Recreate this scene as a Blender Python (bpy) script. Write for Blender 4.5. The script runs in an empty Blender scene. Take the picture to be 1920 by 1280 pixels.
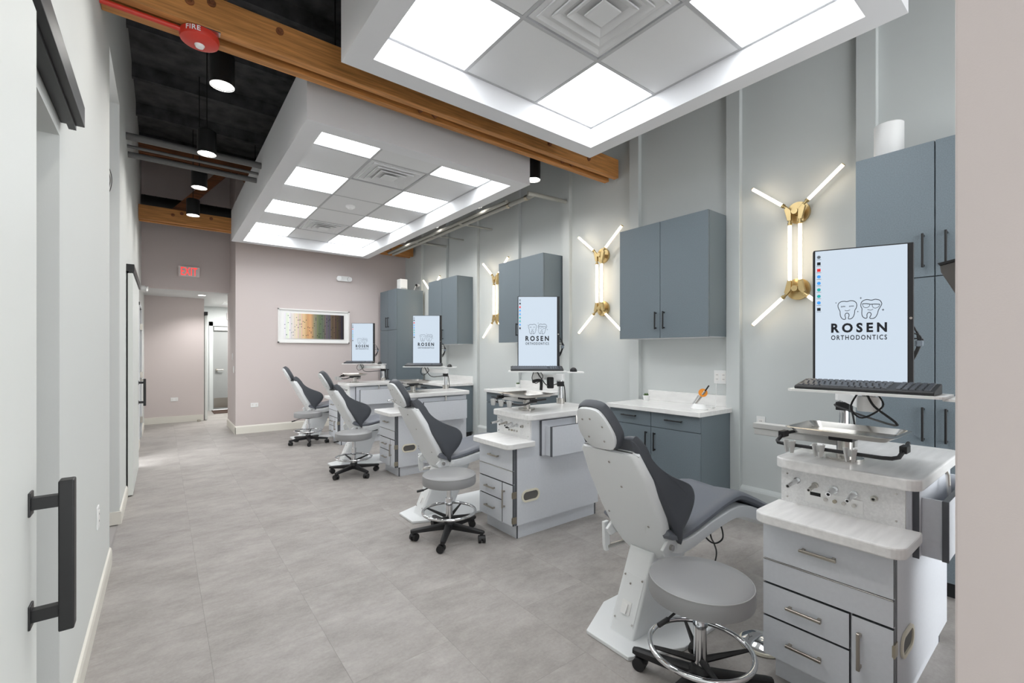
import bpy, bmesh, math, random
from mathutils import Vector, Matrix
PI = math.pi
rnd = random.Random(7)
S = bpy.context.scene
COL = S.collection

# ------------------------------------------------------------------ camera
F_PX, HORIZ = 846.8, 661.0
TH = math.atan2(656.0, F_PX)
cam_d = bpy.data.cameras.new('camera')
cam = bpy.data.objects.new('camera', cam_d)
COL.objects.link(cam)
cam_d.sensor_width = 36.0
cam_d.lens = F_PX / 1920.0 * 36.0
cam_d.shift_y = (HORIZ - 640.0) / 1920.0
cam_d.clip_start = 0.02
cam.location = (0, 0, 1.42)
cam.rotation_euler = (PI / 2, 0, -TH)
S.camera = cam

# ------------------------------------------------------------------ world, exposure
w = bpy.data.worlds.new('world')
S.world = w
w.use_nodes = True
w.node_tree.nodes['Background'].inputs[0].default_value = (0.96, 0.985, 1.0, 1)
w.node_tree.nodes['Background'].inputs[1].default_value = 2.9
S.view_settings.view_transform = 'Standard'
S.view_settings.look = 'None'
S.view_settings.gamma = 1.0
S.view_settings.use_curve_mapping = False
S.view_settings.exposure = 0.76
PANEL_E, CAN_W, SCONCE_E = 5.6, 19.0, 4.6

# ------------------------------------------------------------------ materials
def lin(c):
    return tuple((v / 255 / 12.92 if v / 255 <= 0.04045 else ((v / 255 + 0.055) / 1.055) ** 2.4) for v in c) + (1.0,)

def mat(name, col, rough=0.5, metal=0.0, emit=None, es=0.0, vary=0.0, scale=30.0, stretch=(1, 1, 1), bump=0.0, bscale=None,
        spec=0.5, trans=0.0, coat=0.0, rand=0.0, detail=4.0):
    m = bpy.data.materials.new(name)
    m.use_nodes = True
    nt = m.node_tree
    b = nt.nodes['Principled BSDF']
    c = lin(col) if max(col) > 1.001 else tuple(col) + (1.0,)
    b.inputs['Base Color'].default_value = c
    b.inputs['Roughness'].default_value = rough
    b.inputs['Metallic'].default_value = metal
    b.inputs['Specular IOR Level'].default_value = spec
    b.inputs['Transmission Weight'].default_value = trans
    b.inputs['Coat Weight'].default_value = coat
    if emit is not None:
        b.inputs['Emission Color'].default_value = lin(emit)
        b.inputs['Emission Strength'].default_value = es
    if vary or bump:
        tc = nt.nodes.new('ShaderNodeTexCoord')
        mp = nt.nodes.new('ShaderNodeMapping')
        mp.inputs['Scale'].default_value = stretch
        nt.links.new(tc.outputs['Object'], mp.inputs[0])
        n = nt.nodes.new('ShaderNodeTexNoise')
        n.inputs['Scale'].default_value = scale
        n.inputs['Detail'].default_value = detail
        nt.links.new(mp.outputs[0], n.inputs['Vector'])
        if vary:
            r = nt.nodes.new('ShaderNodeValToRGB')
            lo = tuple(max(0, v * (1 - vary)) for v in c[:3]) + (1,)
            hi = tuple(min(1, v * (1 + vary)) for v in c[:3]) + (1,)
            r.color_ramp.elements[0].position = 0.3
            r.color_ramp.elements[1].position = 0.7
            r.color_ramp.elements[0].color = lo
            r.color_ramp.elements[1].color = hi
            nt.links.new(n.outputs['Fac'], r.inputs[0])
            out = r.outputs[0]
            if rand:
                oi = nt.nodes.new('ShaderNodeObjectInfo')
                hsv = nt.nodes.new('ShaderNodeHueSaturation')
                mr = nt.nodes.new('ShaderNodeMapRange')
                mr.inputs[3].default_value = 1 - rand
                mr.inputs[4].default_value = 1 + rand
                nt.links.new(oi.outputs['Random'], mr.inputs[0])
                nt.links.new(mr.outputs[0], hsv.inputs['Value'])
                nt.links.new(out, hsv.inputs['Color'])
                out = hsv.outputs[0]
            nt.links.new(out, b.inputs['Base Color'])
        if bump:
            n2 = n
            if bscale:
                n2 = nt.nodes.new('ShaderNodeTexNoise')
                n2.inputs['Scale'].default_value = bscale
                nt.links.new(tc.outputs['Object'], n2.inputs['Vector'])
            bp = nt.nodes.new('ShaderNodeBump')
            bp.inputs['Strength'].default_value = bump
            bp.inputs['Distance'].default_value = 0.004
            nt.links.new(n2.outputs['Fac'], bp.inputs['Height'])
            nt.links.new(bp.outputs[0], b.inputs['Normal'])
    return m

M = {}
M['wall_grey'] = mat('wall_grey', (214, 216, 213), 0.75, bump=0.05, scale=260)
M['wall_sage'] = mat('wall_sage', (203, 207, 206), 0.7, bump=0.05, scale=260)
M['wall_pink'] = mat('wall_pink', (206, 195, 192), 0.8, bump=0.06, scale=260)
M['cream_trim'] = mat('cream_trim', (224, 220, 210), 0.45)
M['white_paint'] = mat('white_paint', (226, 227, 228), 0.7)
M['soffit'] = mat('soffit', (218, 218, 220), 0.75)
M['grid_unlit_grey'] = mat('grid_unlit_grey', (176, 176, 177), 0.6)  # grey stands in for the shade on the bars' unlit undersides
M['tile_white'] = mat('tile_white', (214, 214, 214), 0.85, bump=0.1, scale=400)
M['black_deck'] = mat('black_deck', (74, 74, 76), 0.85, vary=0.5, scale=6, bump=0.6, bscale=18)
M['black_metal'] = mat('black_metal', (18, 18, 19), 0.42)
M['black_plastic'] = mat('black_plastic', (24, 24, 26), 0.5)
M['wood'] = mat('wood', (184, 126, 68), 0.6, vary=0.34, scale=11, stretch=(0.3, 5, 5), bump=0.25)
M['wood_dark'] = mat('wood_dark', (118, 70, 38), 0.65, vary=0.45, scale=8, stretch=(0.5, 5, 5), bump=0.3)
M['floor_base'] = mat('floor_base', (160, 156, 153), 0.8)
def floor_material():
    m = bpy.data.materials.new('floor_tile'); m.use_nodes = True
    nt = m.node_tree; N = nt.nodes; Lk = nt.links
    b = N['Principled BSDF']
    geo = N.new('ShaderNodeNewGeometry'); oi = N.new('ShaderNodeObjectInfo')
    mul = N.new('ShaderNodeVectorMath'); mul.operation = 'MULTIPLY_ADD'
    cmb = N.new('ShaderNodeCombineXYZ')
    for k in range(3):
        Lk.new(oi.outputs['Random'], cmb.inputs[k])
    mul.inputs[1].default_value = (7.0, 11.0, 5.0)
    Lk.new(cmb.outputs[0], mul.inputs[0]); Lk.new(geo.outputs['Position'], mul.inputs[2])
    def noise(sc, st, det, ro):
        mp = N.new('ShaderNodeMapping'); mp.inputs['Scale'].default_value = st
        Lk.new(mul.outputs[0], mp.inputs[0])
        n = N.new('ShaderNodeTexNoise'); n.inputs['Scale'].default_value = sc; n.inputs['Detail'].default_value = det; n.inputs['Roughness'].default_value = ro
        Lk.new(mp.outputs[0], n.inputs['Vector'])
        return n.outputs['Fac']
    a, c, d = noise(2.6, (1, 1.5, 1), 10, 0.62), noise(9.0, (1, 2.2, 1), 8, 0.7), noise(70, (1, 1, 1), 3, 0.6)
    def mix(x, y, f):
        q = N.new('ShaderNodeMix'); q.inputs[0].default_value = f
        Lk.new(x, q.inputs[2]); Lk.new(y, q.inputs[3])
        return q.outputs[0]
    r = N.new('ShaderNodeValToRGB')
    r.color_ramp.elements[0].position = 0.30; r.color_ramp.elements[0].color = lin((129, 124, 120))
    r.color_ramp.elements[1].position = 0.68; r.color_ramp.elements[1].color = lin((175, 170, 166))
    Lk.new(mix(mix(a, c, 0.4), d, 0.18), r.inputs[0])
    Lk.new(r.outputs[0], b.inputs['Base Color'])
    b.inputs['Roughness'].default_value = 0.5; b.inputs['Specular IOR Level'].default_value = 0.3
    return m
M['floor_tile'] = floor_material()
M['blue_cab'] = mat('blue_cab', (106, 117, 124), 0.5, vary=0.1, scale=160, bump=0.08)
M['blue_edge'] = mat('blue_edge', (120, 133, 143), 0.5)
M['toe_black'] = mat('toe_black', (26, 28, 31), 0.6)
M['quartz'] = mat('quartz', (232, 231, 229), 0.25, vary=0.05, scale=7, stretch=(6, 1, 3), coat=0.15)
M['cart'] = mat('cart', (212, 215, 221), 0.45, vary=0.02, scale=60)
M['cart_edge'] = mat('cart_edge', (84, 87, 92), 0.5)
M['cart_top'] = mat('cart_top', (228, 227, 226), 0.3, vary=0.07, scale=6, stretch=(1, 7, 7), coat=0.15)
M['panel'] = mat('panel', (226, 226, 226), 0.5, vary=0.07, scale=120)
M['nickel'] = mat('nickel', (176, 170, 160), 0.32, metal=1.0)
M['chrome'] = mat('chrome', (225, 226, 228), 0.08, metal=1.0)
M['steel'] = mat('steel', (196, 193, 188), 0.25, metal=1.0)
M['brass_hinge'] = mat('brass_hinge', (176, 168, 152), 0.35, metal=1.0)
M['throat'] = mat('throat', (196, 196, 196), 0.8)
M['port_hole'] = mat('port_hole', (96, 94, 92), 0.7)
M['dark_hole'] = mat('dark_hole', (20, 20, 20), 0.8)
M['cream_plastic'] = mat('cream_plastic', (228, 222, 204), 0.45)
M['white_plastic'] = mat('white_plastic', (232, 232, 231), 0.4)
M['grey_plastic'] = mat('grey_plastic', (190, 190, 188), 0.45)
M['chair_shell'] = mat('chair_shell', (226, 228, 229), 0.4, bump=0.03, scale=300)
M['chair_dark'] = mat('chair_dark', (72, 75, 81), 0.5, bump=0.06, scale=300)
M['chair_seat'] = mat('chair_seat', (108, 111, 119), 0.42, bump=0.05, scale=300)
M['stool_vinyl'] = mat('stool_vinyl', (142, 142, 143), 0.42, bump=0.05, scale=300)
M['stitch'] = mat('stitch', (160, 160, 160), 0.6)
M['brass'] = mat('brass', (206, 182, 132), 0.36, metal=1.0)
M['tube_glow'] = mat('tube_glow', (255, 250, 240), 0.4, emit=(255, 238, 212), es=SCONCE_E)
M['panel_glow'] = mat('panel_glow', (255, 255, 255), 0.5, emit=(246, 251, 255), es=PANEL_E)
M['can_glow'] = mat('can_glow', (255, 255, 255), 0.5, emit=(255, 250, 244), es=12.0)
M['can_rim'] = mat('can_rim', (235, 235, 235), 0.35, emit=(255, 250, 244), es=0.6)
M['screen'] = mat('screen', (20, 22, 25), 0.3, emit=(209, 223, 237), es=0.58)
M['ink'] = mat('ink', (18, 24, 34), 0.5)
M['icon_grey'] = mat('icon_grey', (120, 130, 140), 0.5)
M['icon_red'] = mat('icon_red', (190, 30, 34), 0.5, emit=(190, 30, 34), es=0.5)
M['icon_teal'] = mat('icon_teal', (20, 140, 140), 0.5, emit=(20, 140, 140), es=0.5)
M['icon_blue'] = mat('icon_blue', (50, 130, 200), 0.5, emit=(50, 130, 200), es=0.5)
M['red_alarm'] = mat('red_alarm', (206, 58, 44), 0.4)
M['exit_red'] = mat('exit_red', (235, 40, 44), 0.5, emit=(240, 50, 50), es=0.9)
M['exit_white'] = mat('exit_white', (226, 216, 214), 0.45)
M['clear'] = mat('clear', (240, 240, 240), 0.1, spec=0.6)
M['duct'] = mat('duct', (30, 30, 32), 0.55, bump=0.3, scale=30, stretch=(20, 1, 1))
M['pipe_grey'] = mat('pipe_grey', (92, 91, 90), 0.5)
M['pipe_light'] = mat('pipe_light', (158, 157, 150), 0.5)
M['door_grey'] = mat('door_grey', (150, 152, 151), 0.55)
M['door_white'] = mat('door_white', (219, 221, 217), 0.55)
M['glass_blue'] = mat('glass_blue', (205, 216, 226), 0.12, spec=0.6)
M['kick'] = mat('kick', (150, 145, 138), 0.3, metal=0.9)
M['mat_brown'] = mat('mat_brown', (70, 52, 44), 0.95, vary=0.3, scale=200)
M['brick'] = mat('brick', (120, 82, 62), 0.9, vary=0.3, scale=30)
M['jamb'] = mat('jamb', (188, 187, 190), 0.7)
M['leaf'] = mat('leaf', (74, 104, 52), 0.6, vary=0.25, scale=60)
M['orange'] = mat('orange', (226, 140, 32), 0.35)
M['key'] = mat('key', (58, 62, 70), 0.35, spec=0.7)
M['frame_white'] = mat('frame_white', (236, 234, 231), 0.5)
M['matboard'] = mat('matboard', (240, 239, 237), 0.8)

# ------------------------------------------------------------------ mesh helpers
def box(bm, x0, y0, z0, x1, y1, z1, bev=0.0, seg=2):
    ps = [(x, y, z) for x in (min(x0, x1), max(x0, x1)) for y in (min(y0, y1), max(y0, y1)) for z in (min(z0, z1), max(z0, z1))]
    v = [bm.verts.new(p) for p in ps]
    fs = [bm.faces.new([v[i] for i in f]) for f in ((0, 1, 3, 2), (4, 6, 7, 5), (0, 4, 5, 1), (2, 3, 7, 6), (0, 2, 6, 4), (1, 5, 7, 3))]
    if bev:
        es = list({e for f in fs for e in f.edges})
        bmesh.ops.bevel(bm, geom=es, offset=bev, segments=seg, affect='EDGES', profile=0.5, clamp_overlap=True)
    return v

def frame_of(d):
    d = d.normalized()
    a = Vector((0, 0, 1)) if abs(d.z) < 0.95 else Vector((1, 0, 0))
    u = d.cross(a).normalized()
    return u, u.cross(d).normalized()

def cyl(bm, p0, p1, r0, r1=None, seg=16, caps=True):
    p0, p1 = Vector(p0), Vector(p1)
    r1 = r0 if r1 is None else r1
    u, v = frame_of(p1 - p0)
    A = [bm.verts.new(p0 + (u * math.cos(t) + v * math.sin(t)) * r0) for t in [2 * PI * i / seg for i in range(seg)]]
    B = [bm.verts.new(p1 + (u * math.cos(t) + v * math.sin(t)) * r1) for t in [2 * PI * i / seg for i in range(seg)]]
    for i in range(seg):
        j = (i + 1) % seg
        bm.faces.new((A[i], A[j], B[j], B[i]))
    if caps:
        bm.faces.new(list(reversed(A)))
        bm.faces.new(B)

def smooth_pts(pts, n=6, closed=False):
    P = [Vector(p) for p in pts]
    out = []
    N = len(P)
    for i in range(N if closed else N - 1):
        if closed:
            a, b, c, d = P[i - 1], P[i], P[(i + 1) % N], P[(i + 2) % N]
        else:
            a, b, c, d = P[max(i - 1, 0)], P[i], P[i + 1], P[min(i + 2, N - 1)]
        for k in range(n):
            t = k / n
            out.append(0.5 * ((2 * b) + (c - a) * t + (2 * a - 5 * b + 4 * c - d) * t * t + (3 * b - 3 * c + d - a) * t ** 3))
    if not closed:
        out.append(P[-1])
    return out

def tube(bm, pts, r, seg=8, closed=False, rect=None):
    P = [Vector(p) for p in pts]
    n = len(P)
    rings = []
    pu = None
    for i in range(n):
        if closed:
            d = P[(i + 1) % n] - P[i - 1]
        else:
            d = P[min(i + 1, n - 1)] - P[max(i - 1, 0)]
        if d.length < 1e-9:
            d = Vector((0, 0, 1))
        d.normalize()
        if pu is None:
            u, v = frame_of(d)
        else:
            u = (pu - d * pu.dot(d))
            u = u.normalized() if u.length > 1e-6 else frame_of(d)[0]
            v = u.cross(d) * -1
            v = d.cross(u)
        pu = u
        v = d.cross(u)
        rr = r[i] if isinstance(r, (list, tuple)) else r
        rings.append([bm.verts.new(P[i] + (u * math.cos(2 * PI * k / seg) + v * math.sin(2 * PI * k / seg)) * rr) for k in range(seg)])
    for i in range(n if closed else n - 1):
        A, B = rings[i], rings[(i + 1) % n]
        for k in range(seg):
            j = (k + 1) % seg
            bm.faces.new((A[k], A[j], B[j], B[k]))
    if not closed:
        bm.faces.new(list(reversed(rings[0])))
        bm.faces.new(rings[-1])

def lathe(bm, prof, c=(0, 0, 0), seg=24):
    c = Vector(c)
    rings = []
    for r, z in prof:
        if r < 1e-6:
            rings.append([bm.verts.new(c + Vector((0, 0, z)))])
        else:
            rings.append([bm.verts.new(c + Vector((r * math.cos(2 * PI * k / seg), r * math.sin(2 * PI * k / seg), z))) for k in range(seg)])
    for A, B in zip(rings, rings[1:]):
        for k in range(seg):
            j = (k + 1) % seg
            f = [A[k % len(A)], A[j % len(A)], B[j % len(B)], B[k % len(B)]]
            g = []
            for x in f:
                if x not in g:
                    g.append(x)
            if len(g) > 2:
                bm.faces.new(g)

def prism(bm, poly, axis, a, b):
    def P(p, t):
        return {'x': (t, p[0], p[1]), 'y': (p[0], t, p[1]), 'z': (p[0], p[1], t)}[axis]
    A = [bm.verts.new(P(p, a)) for p in poly]
    B = [bm.verts.new(P(p, b)) for p in poly]
    n = len(poly)
    for i in range(n):
        j = (i + 1) % n
        bm.faces.new((A[i], A[j], B[j], B[i]))
    bm.faces.new(list(reversed(A)))
    bm.faces.new(B)

def rrect(x0, y0, x1, y1, r, n=5, corners=(1, 1, 1, 1)):
    out = []
    for (cx, cy, a0), on in zip(((x1 - r, y1 - r, 0), (x0 + r, y1 - r, 90), (x0 + r, y0 + r, 180), (x1 - r, y0 + r, 270)), corners):
        if on:
            for k in range(n + 1):
                a = math.radians(a0 + 90 * k / n)
                out.append((cx + r * math.cos(a), cy + r * math.sin(a)))
        else:
            a = math.radians(a0 + 45)
            out.append((cx + r * (1 if math.cos(a) > 0 else -1), cy + r * (1 if math.sin(a) > 0 else -1)))
    return out

def obj(name, bm, m, parent=None, smooth=False, loc=None, bevel=0.0):
    bmesh.ops.recalc_face_normals(bm, faces=bm.faces[:])
    me = bpy.data.meshes.new(name)
    bm.to_mesh(me)
    bm.free()
    ms = m if isinstance(m, (list, tuple)) else [m]
    for k in ms:
        me.materials.append(M[k])
    if smooth:
        for p in me.polygons:
            p.use_smooth = True
        try:
            me.set_sharp_from_angle(angle=math.radians(38))
        except Exception:
            pass
    o = bpy.data.objects.new(name, me)
    COL.objects.link(o)
    if parent is not None:
        o.parent = parent
    if loc:
        o.location = loc
    if bevel:
        b = o.modifiers.new('bevel', 'BEVEL')
        b.width = bevel
        b.segments = 2
        b.limit_method = 'ANGLE'
    return o

def B(name, m, parent, *bx, bev=0.0, smooth=False):
    bm = bmesh.new()
    for b in bx:
        box(bm, *b, bev=bev)
    return obj(name, bm, m, parent, smooth)

def thing(name, label, cat, loc=(0, 0, 0), rz=0.0, group=None):
    o = bpy.data.objects.new(name, None)
    COL.objects.link(o)
    o.empty_display_size = 0.1
    o.location = loc
    o.rotation_euler = (0, 0, rz)
    return tag(o, label, cat, group)

def tag(o, label, cat, group=None):
    o['label'] = label
    o['category'] = cat
    if group:
        o['group'] = group
    return o

def struct(o, label=None, cat=None):
    o['kind'] = 'structure'
    if label:
        o['label'] = label
    if cat:
        o['category'] = cat
    return o

def place(o, loc, rz=0.0):
    o.location = loc
    o.rotation_euler = (0, 0, rz)
    return o

def dup(root, loc, rz=0.0, label=None):
    r = root.copy()
    COL.objects.link(r)
    place(r, loc, rz)
    if label:
        r['label'] = label
    def rec(a, b):
        for ch in a.children:
            c = ch.copy()
            COL.objects.link(c)
            c.parent = b
            c.matrix_parent_inverse = ch.matrix_parent_inverse.copy()
            rec(ch, c)
    rec(root, r)
    return r

def text_mesh(bm, s, height, center, ux, vy, bold=0.0, spacing=1.0, n_off=0.0012, width=None):
    """lettering laid flat on the plane spanned by ux (reading direction) and vy (up)"""
    cu = bpy.data.curves.new('t', 'FONT')
    cu.body = s
    cu.align_x = 'CENTER'
    cu.size = 1.0
    cu.offset = bold
    cu.space_character = spacing
    cu.resolution_u = 3
    o = bpy.data.objects.new('t', cu)
    me = bpy.data.meshes.new_from_object(o)
    xs = [v.co.x for v in me.vertices]
    ys = [v.co.y for v in me.vertices]
    sy = height / (max(ys) - min(ys))
    sx = width / (max(xs) - min(xs)) if width else sy
    x0, y0 = (max(xs) + min(xs)) / 2, (max(ys) + min(ys)) / 2
    ux, vy, c = Vector(ux), Vector(vy), Vector(center)
    nn = ux.cross(vy).normalized() * n_off
    vs = [bm.verts.new(c + ux * ((v.co.x - x0) * sx) + vy * ((v.co.y - y0) * sy) + nn) for v in me.vertices]
    for p in me.polygons:
        try:
            bm.faces.new([vs[i] for i in p.vertices])
        except ValueError:
            pass
    bpy.data.objects.remove(o)
    bpy.data.curves.remove(cu)
    bpy.data.meshes.remove(me)

def ribbon(bm, pts, wd, to3, closed=False):
    P = [Vector((p[0], p[1], 0)) for p in pts]
    n = len(P)
    L = []
    for i in range(n):
        d = (P[(i + 1) % n] - P[i - 1]) if closed else (P[min(i + 1, n - 1)] - P[max(i - 1, 0)])
        d.normalize()
        nn = Vector((-d.y, d.x, 0)) * wd / 2
        L.append((bm.verts.new(to3(P[i] + nn)), bm.verts.new(to3(P[i] - nn))))
    for i in range(n if closed else n - 1):
        a, b = L[i], L[(i + 1) % n]
        bm.faces.new((a[0], a[1], b[1], b[0]))

# ================================================================== THE SETTING
WX, LX, YF = 4.17, -0.28, 9.16      # right wall plane, left wall plane, pink end wall
ZC = 4.80                           # black roof deck
YB = -2.2                           # back of the room behind the camera

# floor: base plus individual vinyl tiles in running bond
floor = struct(B('floor', 'floor_base', None, (-1.6, YB, -0.12, 4.4, 15.2, -0.006)))
bm = bmesh.new()
TW, TL = 0.47, 0.94
box(bm, -TW / 2 + 0.0003, -TL / 2 + 0.0003, -0.0062, TW / 2 - 0.0003, TL / 2 - 0.0003, 0.0)
t0 = obj('tile', bm, 'floor_tile', floor)
tme = t0.data
first = True
cnt = 0
for i in range(-1, 9):
    cx = 0.18 + TW * (i + 0.5)
    if cx < -1.0 or cx > 4.3:
        continue
    for j in range(-2, 15):
        cy = 0.54 + TL * (j + 0.5) + (0.47 if i % 2 else 0.0)
        if cy < YB or cy > 14.6:
            continue
        o = t0 if first else t0.copy()
        if not first:
            COL.objects.link(o)
            o.parent = floor
        o.location = (cx, cy, 0)
        first = False
        cnt += 1

# left wall with a door opening (sliding door 1), a tall opening, and a far door opening
OP1, OP2, OP3 = (0.75, 2.19), (4.06, 4.96), (6.45, 7.95)
bm = bmesh.new()
LT = 0.14
def lw(y0, y1, z0, z1):
    box(bm, LX - LT, y0, z0, LX, y1, z1)
lw(YB, OP1[0], 0, ZC); lw(OP1[0], OP1[1], 2.17, ZC); lw(OP1[1], OP2[0], 0, ZC); lw(OP2[0], OP2[1], 3.48, ZC)
lw(OP2[1], OP3[0], 0, ZC); lw(OP3[0], OP3[1], 2.14, ZC); lw(OP3[1], 8.9, 0, ZC); lw(8.9, 9.8, 2.14, ZC); lw(9.8, 15.0, 0, ZC)
wall_left = struct(obj('wall_left', bm, 'wall_grey'))
bm = bmesh.new()
for y0, y1 in ((OP1[1], OP2[0]), (OP2[1], OP3[0]), (OP3[1], 8.9), (9.8, 10.9)):
    box(bm, LX, y0, 0, LX + 0.014, y1, 0.085)
    prism(bm, [(LX, 0.085), (LX + 0.014, 0.085), (LX + 0.009, 0.105), (LX, 0.112)], 'y', y0, y1)
box(bm, LX - LT, OP2[1] - 0.014, 0, LX + 0.012, OP2[1], 0.105)
struct(obj('baseboard_left', bm, 'cream_trim'))

# room behind the first opening, and the brick recess behind the tall opening
bm = bmesh.new()
box(bm, -1.6, 0.5, 0, -1.5, 4.2, 2.6)
box(bm, -1.5, 0.4, 0, LX - LT, 0.5, 2.6)
box(bm, -1.5, 2.55, 0, LX - LT, 2.65, 2.6)
box(bm, -1.6, 0.4, 2.6, LX - LT, 2.65, 2.7)
struct(obj('wall_side_room', bm, 'wall_grey'))
recess = struct(B('wall_recess', 'jamb', None, (-1.5, 4.99, 0, LX - LT, 5.09, 0.95), (-1.6, 3.9, 0, -1.5, 5.09, ZC), (-1.5, 3.8, 0, LX - LT, 3.9, ZC)))
bm = bmesh.new()
box(bm, -0.12, -0.045, -0.03, 0.12, 0.045, 0.03, bev=0.004, seg=1)
b0 = obj('brick', bm, 'brick', recess)
k = 0
for r in range(34):
    for c in range(2):
        o = b0 if k == 0 else b0.copy()
        if k:
            COL.objects.link(o)
            o.parent = recess
        o.location = (-0.545 - 0.25 * c - (0.09 if r % 2 else 0), 5.04, 0.985 + r * 0.072)
        k += 1
bm = bmesh.new()
for q in range(3):
    tube(bm, smooth_pts([(-0.40, 4.93, 2.98), (-0.345 - 0.012 * q, 4.92, 2.93), (-0.325 - 0.010 * q, 4.92, 2.83), (-0.345 - 0.01 * q, 4.925, 2.72), (-0.40, 4.93, 2.67)]), 0.0025, 6)
tag(obj('wire_coil', bm, 'black_plastic'), 'thin dark wires looping out of the tall wall opening', 'wire')

# right wall: board and batten panelling
wall_right = struct(B('wall_right', 'wall_sage', None, (WX, YB, 0, WX + 0.12, 9.4, ZC)))
bm = bmesh.new()
box(bm, 4.12, -0.0625, 0, 4.175, 0.0625, ZC - 0.01, bev=0.004, seg=1)
b0 = obj('batten', bm, 'wall_sage', wall_right)
BAT = (1.04, 2.027, 3.12, 4.185, 5.225, 6.33, 7.355, 8.36)
for k, y in enumerate(BAT):
    o = b0 if k == 0 else b0.copy()
    if k:
        COL.objects.link(o)
        o.parent = wall_right
    o.location = (0, y, 0)
for k in range(len(BAT) - 1):
    y0, y1 = BAT[k] + 0.0625, BAT[k + 1] - 0.0625
    bm = bmesh.new()
    prism(bm, [(WX, 0), (4.128, 0), (4.128, 0.19), (4.135, 0.205), (WX, 0.225)], 'y', y0, y1)
    obj('rail', bm, 'wall_sage', wall_right)
bm = bmesh.new()
prism(bm, [(4.12, 0), (4.104, 0), (4.104, 0.018), (4.112, 0.04), (4.12, 0.045)], 'y', 0.97, 9.1)
struct(obj('baseboard_right', bm, 'cream_trim'))

# pink end wall, its return, the corridor beyond
bm = bmesh.new()
box(bm, 1.01, YF, 0, 4.3, YF + 0.12, ZC)
box(bm, 1.01, YF + 0.12, 0, 1.13, 10.35, ZC)
struct(obj('wall_end', bm, 'wall_pink'))
bm = bmesh.new()
box(bm, 1.0, YF - 0.014, 0, 3.55, YF, 0.115)
box(bm, 0.996, YF - 0.014, 0, 1.01, 10.35, 0.115)
prism(bm, [(YF - 0.014, 0.115), (YF, 0.115), (YF, 0.14), (YF - 0.008, 0.132)], 'x', 1.0, 3.55)
prism(bm, [(0.996, 0.115), (1.01, 0.115), (1.01, 0.14), (1.002, 0.132)], 'y', YF - 0.014, 10.35)
struct(obj('baseboard_end', bm, 'cream_trim'))
struct(B('wall_header', 'wall_pink', None, (LX, 10.0, 2.553, 1.01, 10.12, ZC)))
struct(B('wall_corridor', 'wall_pink', None, (LX, 11.45, 0, 0.695, 11.57, 2.62)))
struct(B('baseboard_corridor', 'cream_trim', None, (LX, 11.436, 0, 0.68, 11.45, 0.13)))
struct(B('ceiling_corridor', 'tile_white', None, (LX, 10.12, 2.553, 2.4, 13.9, 2.62)))
bm = bmesh.new()
box(bm, -0.4, 13.3, 0, 0.91, 13.42, 2.6); box(bm, 0.91, 13.3, 2.16, 1.95, 13.42, 2.6); box(bm, 1.95, 13.3, 0, 2.6, 13.42, 2.6)
box(bm, 2.4, 10.35, 0, 2.52, 13.4, 2.6); box(bm, 1.13, 10.23, 0, 2.52, 10.35, 2.6)
struct(obj('wall_corridor_end', bm, 'wall_sage'))
bm = bmesh.new()
cl = bpy.data.lights.new('corridor_light', 'AREA')
cl.energy = 40; cl.size = 0.6; cl.color = (1, 0.985, 0.965)
clo = bpy.data.objects.new('corridor_light', cl); COL.objects.link(clo); clo.location = (1.4, 12.2, 2.53)
box(bm, 1.1, 11.9, 2.545, 1.7, 12.5, 2.556)
tag(obj('corridor_ceiling_light', bm, 'white_paint'), 'flat white ceiling light inside the far corridor', 'light')

t = thing('recessed_downlight', 'small recessed downlight in the low ceiling under the exit sign', 'light', (0.62, 10.8, 2.553))
bm = bmesh.new(); lathe(bm, [(0.06, -0.004), (0.075, -0.004), (0.075, 0.0), (0.06, 0.0), (0.06, -0.004)], seg=24); obj('trim_ring', bm, 'white_paint', t)
bm = bmesh.new(); lathe(bm, [(0, -0.002), (0.06, -0.002), (0.06, 0), (0, 0)], seg=24); obj('lens', bm, 'can_glow', t)
dl = bpy.data.lights.new('down_spot', 'SPOT'); dl.energy = 55; dl.spot_size = math.radians(130); dl.spot_blend = 0.8; dl.shadow_soft_size = 0.06
dlo = bpy.data.objects.new('down_spot', dl); COL.objects.link(dlo); dlo.parent = t; dlo.location = (0, 0, -0.012)

# partition end beside the near workstation, wall behind the camera with an added fill window
struct(B('wall_partition', 'wall_pink', None, (1.30, -0.02, 0, 2.45, 0.178, ZC), bev=0.004))  # hidden length chosen to keep window light off the first cart
struct(B('wall_back', 'wall_grey', None, (-0.42, YB - 0.12, 0, -0.1, YB, ZC), (4.0, YB - 0.12, 0, 4.3, YB, ZC), (-0.1, YB - 0.12, 0, 4.0, YB, 0.25), (-0.1, YB - 0.12, 3.5, 4.0, YB, ZC)))
fill_win = bpy.data.objects.new('window_added_fill', None); COL.objects.link(fill_win); fill_win.location = (0, YB, 0); struct(fill_win)  # unseen window, added to let in daylight as fill
for x in (-0.1, 1.25, 2.6, 3.95):
    B('mullion', 'black_metal', fill_win, (x, -0.09, 0.25, x + 0.05, -0.03, 3.5))
for z in (0.25, 2.3, 3.45):
    B('transom', 'black_metal', fill_win, (-0.1, -0.088, z, 4.0, -0.032, z + 0.05))
ceiling = struct(B('ceiling', 'black_deck', None, (-1.7, YB - 0.1, ZC, 4.4, 10.1, ZC + 0.1)))
for k, y in enumerate([0.6 + 1.05 * i for i in range(9)]):
    bm = bmesh.new()
    box(bm, LX, y - 0.03, ZC - 0.16, WX, y + 0.03, ZC)
    obj('joist', bm, 'black_deck', ceiling)

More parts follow.
